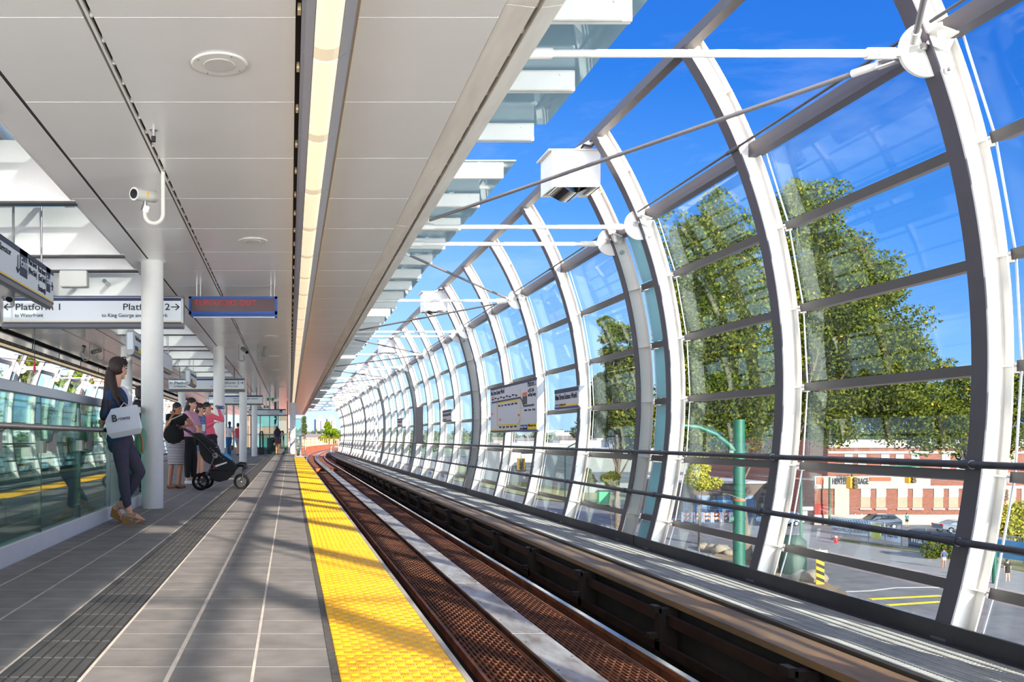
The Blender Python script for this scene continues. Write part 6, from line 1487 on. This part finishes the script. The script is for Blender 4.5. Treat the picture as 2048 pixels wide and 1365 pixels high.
# fence with banners
fp = [(1663, 1079), (1737, 1088), (1803, 1100), (1905, 1113), (2048, 1133), (2150, 1150)]
FP = [G(*p) for p in fp]; t = thing('wire_fence', tuple(FP[2]), 'galvanised wire fence carrying the street banners', 'fence'); q = MB()
gal = M('galvanised_fence_tube', (178, 180, 178), .5, .5)
for a, b in zip(FP[:-1], FP[1:]):
    n = 2
    for i in range(n+1): p = a+(b-a)*i/n; q.tube([p, p+Vector((0, 0, 2.3))], .045, 8)
    q.tube([a+Vector((0, 0, 2.3)), b+Vector((0, 0, 2.3))], .035, 6); q.tube([a+Vector((0, 0, .2)), b+Vector((0, 0, .2))], .025, 6)
    for i in range(26): p = a+(b-a)*i/26; q.tube([p, p+Vector((0, 0, 2.3))], .008, 4)
q.build('posts_and_wire', gal, t)
def banner(a, b, z0, z1, m, label, txt=None, tm=None, lines=1, size=.7, bands=None):
    a, b = G(*a), G(*b); d = (b-a); L = d.length; d.normalize(); nrm_ = Vector((d.y, -d.x, 0)); 
    if nrm_.dot(Vector((0, 0, 0))-a) < 0: nrm_ = -nrm_
    t = thing('fence_banner', tuple(a+Vector((0, 0, z0))), label, 'banner'); q = MB(); o = nrm_*.08
    vs = [a+o+Vector((0, 0, z)) for z in (z0, z1)]+[b+o+Vector((0, 0, z)) for z in (z0, z1)]; vs += [v+nrm_*.02 for v in vs]
    q.add(vs, [(0, 1, 3, 2), (4, 6, 7, 5), (0, 4, 5, 1), (2, 3, 7, 6), (1, 5, 7, 3), (0, 2, 6, 4)]); q.build('cloth', m, t)
    if bands:
        q = MB(); n = 15; h = (z1-z0)
        for i in range(n):
            u0 = L*(i+.1)/n; pts = [(u0, z1-.02), (u0+L*.035, z1-.02), (u0+L*.035+h*.42, z0+h*.45), (u0+h*.42, z0+h*.45)]
            pts = [(min(u, L), z) for u, z in pts]; vv = [a+nrm_*.11+d*u+Vector((0, 0, z)) for u, z in pts]; q.add(vv, [(0, 1, 2, 3)])
        q.build('blue_stripes', bands, t)
    rz = math.atan2(d.y, d.x)
    if d.x < 0 or True:
        flip = Vector((math.cos(rz), math.sin(rz), 0)).cross(Vector((0, 0, 1))).dot(nrm_) < 0
        st_, ang = (a, rz) if not flip else (b, rz+PI)
        if txt:
            for i, s_ in enumerate(txt.split('|')): text(s_, size, tuple(st_+nrm_*.125+Vector((math.cos(ang), math.sin(ang), 0))*L*.05+Vector((0, 0, z0+(z1-z0)*(.12 if bands else .3)+(lines-1-i)*size*1.05))), ang, tm, t, width=L*.88 if lines == 1 else None)
    return t
whb = M('white_banner', (214, 222, 228), .7); bln = M('banner_blue', (70, 140, 200), .7); nvb = M('navy_banner', (46, 56, 72), .7)
banner((1663.5, 1078.6), (1744, 1088.5), .75, 2.2, whb, 'white banner with blue slanted stripes at the left of the fence', 'VANCOUVER.CA/FALSECREEKFLATS', inkm, bands=bln, size=.45)
banner((1744.5, 1088.6), (1763, 1092), .6, 2.0, M('lime_banner', (200, 206, 70), .7), 'small lime yellow banner between two pale banners')
banner((1763.5, 1092.2), (1803, 1099.8), .6, 1.9, M('pale_blue_banner', (190, 204, 218), .7), 'pale blue banner inviting people to sign up', 'Sign up today &|help shape the', inkm, lines=2, size=.42)
banner((1818, 1103), (1925, 1116), .35, 2.0, nvb, 'dark navy banner with white What do you wish for lettering', 'What do you wish for', signw, size=.9)
banner((1996, 1127), (2100, 1143), .5, 2.0, M('bright_blue_banner', (50, 130, 180), .7), 'bright blue city banner at the right edge', 'VANCOUVER', signw, size=.6)
# shrubs by the fence
sh = thing('weedy_shrub', tuple(G(1885, 1118)), 'scruffy green shrub growing through the navy banner fence', 'shrub'); p = G(1885, 1118); foliage([(p.x+i*.9-1.5, p.y-.6, ZG+.8+.3*(i % 2)) for i in range(4)], [(.8, .6, .9)]*4, 1500, .13, lf1, sh)
# cars
def car(name, px, pyb, L, face, col, label, suv=True):
    b = G(px, pyb); t = thing(name, tuple(b), label, 'car'); k = L/4.7; hgt = 1.72 if suv else 1.42
    def T(x, y, z): return Vector((b.x+x*k*face, b.y+y, ZG+z))
    low = [(-2.35, .45), (-2.35, .85), (-2.2, 1.0), (-1.0, 1.08), (-.3, hgt-.05), (.3, hgt), (1.6, hgt-.04), (2.15, 1.12), (2.33, .95), (2.35, .45)] if suv else [(-2.3, .4), (-2.3, .75), (-2.1, .88), (-1.1, .98), (-.45, hgt-.04), (.1, hgt), (.8, hgt-.05), (1.5, 1.02), (2.25, .98), (2.32, .45)]
    bod = low[:4]+[(low[-3][0] if suv else 1.5, 1.08 if suv else 1.0)]+low[-2:]
    def shell(pts, y0, y1, inset, q):
        n = len(pts); vs = [T(x, y0+(inset if z > 1.15 else 0), z) for x, z in pts]+[T(x, y1-(inset if z > 1.15 else 0), z) for x, z in pts]
        q.add(vs, [(i, (i+1) % n, n+(i+1) % n, n+i) for i in range(n)]+[tuple(range(n-1, -1, -1)), tuple(range(n, 2*n))])
    q = MB(); shell(low, -.90, .90, .16, q); o = q.build('car_body', col, t); bv = o.modifiers.new('b', 'BEVEL'); bv.width = .05; bv.segments = 2
    gm_ = M('car_window_glass', (30, 36, 42), .08)
    q = MB(); g = [(-.95, 1.12), (-.32, hgt-.12), (1.55 if suv else .75, hgt-.12), (1.95 if suv else 1.35, 1.12)]
    for yy in (-.80, .80): q.add([T(x, yy*(1.06 if z < 1.2 else .98), z) for x, z in g]+[T(x, yy*(1.04 if z < 1.2 else .96), z) for x, z in g], [(0, 1, 2, 3), (7, 6, 5, 4), (0, 4, 5, 1), (1, 5, 6, 2), (2, 6, 7, 3), (3, 7, 4, 0)])
    q.add([T(x, y, z) for x, y, z in ((-1.02, -.7, 1.10), (-1.02, .7, 1.10), (-.36, .62, hgt-.08), (-.36, -.62, hgt-.08))]+[T(x-.03, y, z+.03) for x, y, z in ((-1.02, -.7, 1.10), (-1.02, .7, 1.10), (-.36, .62, hgt-.08), (-.36, -.62, hgt-.08))], [(0, 1, 2, 3), (4, 7, 6, 5), (0, 4, 5, 1), (1, 5, 6, 2), (2, 6, 7, 3), (3, 7, 4, 0)])
    q.build('window', gm_, t)
    q = MB()
    for x in (.15, .95): q.add([T(x-.04, yy, z) for yy in (-.86,) for z in (1.12, hgt-.1)]+[T(x+.04, -.86, z) for z in (1.12, hgt-.1)]+[T(x-.04, -.84, z) for z in (1.12, hgt-.1)]+[T(x+.04, -.84, z) for z in (1.12, hgt-.1)], [(0, 1, 3, 2), (4, 6, 7, 5)])
    q.build('pillar', col, t)
    for x in (-1.45, 1.40):
        for y in (-.82, .82):
            q = MB(); q.cyl(T(x, y-.11, .34), T(x, y+.11, .34), .34, 24); wh_ = q.build('wheel', tyre, t); q = MB(); q.cyl(T(x, y-.13, .34), T(x, y+.13, .34), .20, 16); q.build('hub', M('alloy_hub', (170, 172, 176), .3, .7), wh_)
    q = MB(); q.obox(T(-2.30, -.62, .82), (.12, .35, .16)); q.obox(T(-2.30, .62, .82), (.12, .35, .16)); q.build('headlamp', M('lamp_glass', (226, 228, 230), .1), t)
    q = MB(); q.obox(T(2.30, -.68, .95), (.10, .26, .16)); q.obox(T(2.30, .68, .95), (.10, .26, .16)); q.build('tail_lamp', M('red_tail_lamp', (190, 30, 34), .2), t)
    return t
car('suv', 1752, 1058, 4.9, 1, M('charcoal_blue_car_paint', (62, 68, 82), .2, .5, coat=.6), 'dark blue grey suv parked before the brick warehouse')
car('sedan', 1700, 1049, 4.5, 1, M('white_car_paint', (222, 222, 222), .25, .1, coat=.6), 'white car mostly hidden behind the striped banner', False)
car('sedan', 1915, 1066, 4.6, -1, M('grey_car_paint', (128, 136, 146), .25, .4, coat=.6), 'grey sedan with red tail lamps left of the nearest rib', False)
car('van', 1560, 1052, 4.8, 1, M('pale_blue_van_paint', (160, 186, 206), .3, .2, coat=.5), 'pale blue van between the second rib and the green pole')
# hydrant, bin, marker, barricades, rocks
p = G(1672, 1088.5); t = thing('fire_hydrant', tuple(p), 'red fire hydrant with a white top on the far sidewalk', 'fire hydrant'); q = MB(); q.tube([p, p+Vector((0, 0, .08)), p+Vector((0, 0, .1)), p+Vector((0, 0, .62))], [.2, .2, .14, .13], 16); q.cyl(p+Vector((-.26, 0, .45)), p+Vector((.26, 0, .45)), .06, 12); q.build('barrel', M('hydrant_red', (206, 26, 44), .45), t); q = MB(); q.tube([p+Vector((0, 0, .62)), p+Vector((0, 0, .72)), p+Vector((0, 0, .80))], [.15, .11, .03], 14); q.build('bonnet', white, t)
p = G(1585, 1150); t = thing('litter_bin', tuple(p), 'dark green rounded litter bin by the second rib', 'bin'); q = MB(); q.tube([p, p+Vector((0, 0, .1)), p+Vector((0, 0, 2.6)), p+Vector((0, 0, 3.0))], [.9, .95, .95, .5], 24); q.build('shell', M('bin_green', (30, 58, 46), .6), t); q = MB(); q.obox(p+Vector((0, -.95, 2.2)), (.9, .1, .35)); q.build('slot', black, t)
p = G(1640, 1172); t = thing('hazard_marker', tuple(p), 'yellow and black striped hazard marker beside the street', 'hazard marker'); q = MB(); q.box(p.x-.28, p.x+.28, p.y-.04, p.y+.04, ZG+.1, ZG+2.0); q.cyl(p, p+Vector((0, 0, 2.6)), .05, 8); q.build('board', M('marker_yellow', (244, 178, 16), .6), t)
q = MB()
for i in range(4): z = ZG+.25+i*.48; q.add([(p.x-.28, p.y-.05, z+.42), (p.x-.28, p.y-.05, z+.18), (p.x+.28, p.y-.05, z-.06), (p.x+.28, p.y-.05, z+.18)], [(0, 1, 2, 3)])
q.build('black_stripes', black, t); q = MB(); q.box(p.x-.5, p.x+.5, p.y-.05, p.y+.03, ZG+2.1, ZG+2.5); q.build('arrow_plate', signw, t)
rk = M('grey_boulder', (138, 126, 108), .9, var=.15, vs=2, bump=.6, bs=3)
for i, (px, py, r_) in enumerate(((1405, 1098, .5), (1425, 1104, .62), (1442, 1108, .75), (1460, 1112, .5), (1628, 1165, .8), (1605, 1160, .6))):
    p = G(px, py); q = MB(); q.ell(p+Vector((0, 0, r_*.4)), (r_*1.1, r_, r_*.75), None, 12, 8); q.v = [(x+.12*r_*math.sin(y*9+z*5), y+.1*r_*math.sin(x*7), z+.1*r_*math.sin(x*6+y*4)) for x, y, z in q.v]
    tag(q.build('boulder', rk), 'grey boulder at the foot of the green pole' if i < 4 else 'grey boulder beside the striped hazard marker', 'boulder', 'boulders by the green pole' if i < 4 else 'boulders by the hazard marker')
bluef = M('blue_mesh_fence', (44, 140, 206), .6); om = M('orange_barricade', (232, 96, 40), .6)
for i in range(6):
    a, b = G(1368+i*24, 1040), G(1391+i*24, 1040); t = thing('temporary_fence_panel', tuple(a), 'bright blue temporary fence panel behind the orange barricades', 'fence panel', 'blue temporary fence panels'); q = MB()
    for u in (a, b): q.tube([u, u+Vector((0, 0, 2.4))], .05, 6)
    for z in (.2, 1.3, 2.4): q.tube([a+Vector((0, 0, z)), b+Vector((0, 0, z))], .04, 6)
    for j in range(8): p = a+(b-a)*j/8; q.tube([p+Vector((0, 0, .2)), p+Vector((0, 0, 2.4))], .018, 4)
    q.build('bars', bluef, t)
for i in range(6):
    p = G(1376+i*19, 1045); t = thing('barricade', tuple(p), 'orange and white striped construction barricade by the blue fence', 'barricade', 'orange construction barricades'); q = MB()
    for z in (.35, .85): q.box(p.x-.8, p.x+.8, p.y-.04, p.y+.04, ZG+z, ZG+z+.28)
    q.build('boards', om, t); q = MB()
    for z in (.35, .85):
        for j in range(3): q.add([(p.x-.7+j*.5, p.y-.05, ZG+z), (p.x-.5+j*.5, p.y-.05, ZG+z), (p.x-.35+j*.5, p.y-.05, ZG+z+.28), (p.x-.55+j*.5, p.y-.05, ZG+z+.28)], [(0, 1, 2, 3)])
    for s_ in (-.7, .7): q.box(p.x+s_-.04, p.x+s_+.04, p.y-.25, p.y+.25, ZG, ZG+1.2)
    q.build('white_stripes_and_legs', signw, t)
p = G(1210, 1010); q = MB(); q.bbox(p.x-.9, p.x+.9, p.y, p.y+1, ZG, ZG+2.0, .05); tag(q.build('utility_cabinet', M('bright_green_cabinet', (60, 170, 100), .6)), 'bright green cabinet near the small street tree', 'cabinet')
# people on the street
def small(label, px, pyb, skinm_, top, tm, bot, bm__, face=(1, 0, 0), hair=hairm, k=1.0):
    b = G(px, pyb); Y = b.y; kk = Y/F
    def m(dx, z, dy=0): return (px+dx/kk, VY+(H-(ZG+z))/kk, dy)
    t = person(label, Y, dict(head=m(0, 1.60), shL=m(-.17, 1.38), shR=m(.17, 1.38), elL=m(-.24, 1.08), wrL=m(-.22, .85), elR=m(.24, 1.08), wrR=m(.24, .85), hip=m(0, .92), knL=m(-.09, .50), knR=m(.10, .50), anL=m(-.12, .09), anR=m(.13, .09)), skinm_, face, top, tm, bot, bm__, hair, black, None, k, .5, vox=.03, zb=ZG)
    return t
_pf = person
def person_on_street(*a, **kw): return _pf(*a, **kw)
small('pedestrian in teal shirt and dark shorts walking before the warehouse', 1814, 1056, skin, 'teal_shirt', M('teal_shirt', (50, 110, 110), .8), 'shorts', blackf, (.9, -.3, 0))
small('pedestrian in blue shirt and beige shorts below the navy banner', 1888, 1139, skin2, 'blue_shirt', M('slate_blue_shirt', (60, 82, 120), .8), 'shorts', M('beige_shorts', (200, 184, 160), .8), (-.5, .8, 0))
small('pedestrian with white bag and black shorts at the right edge', 2015, 1166, skin, 'black_vest', blackf, 'shorts', blackf, (.9, .2, 0))
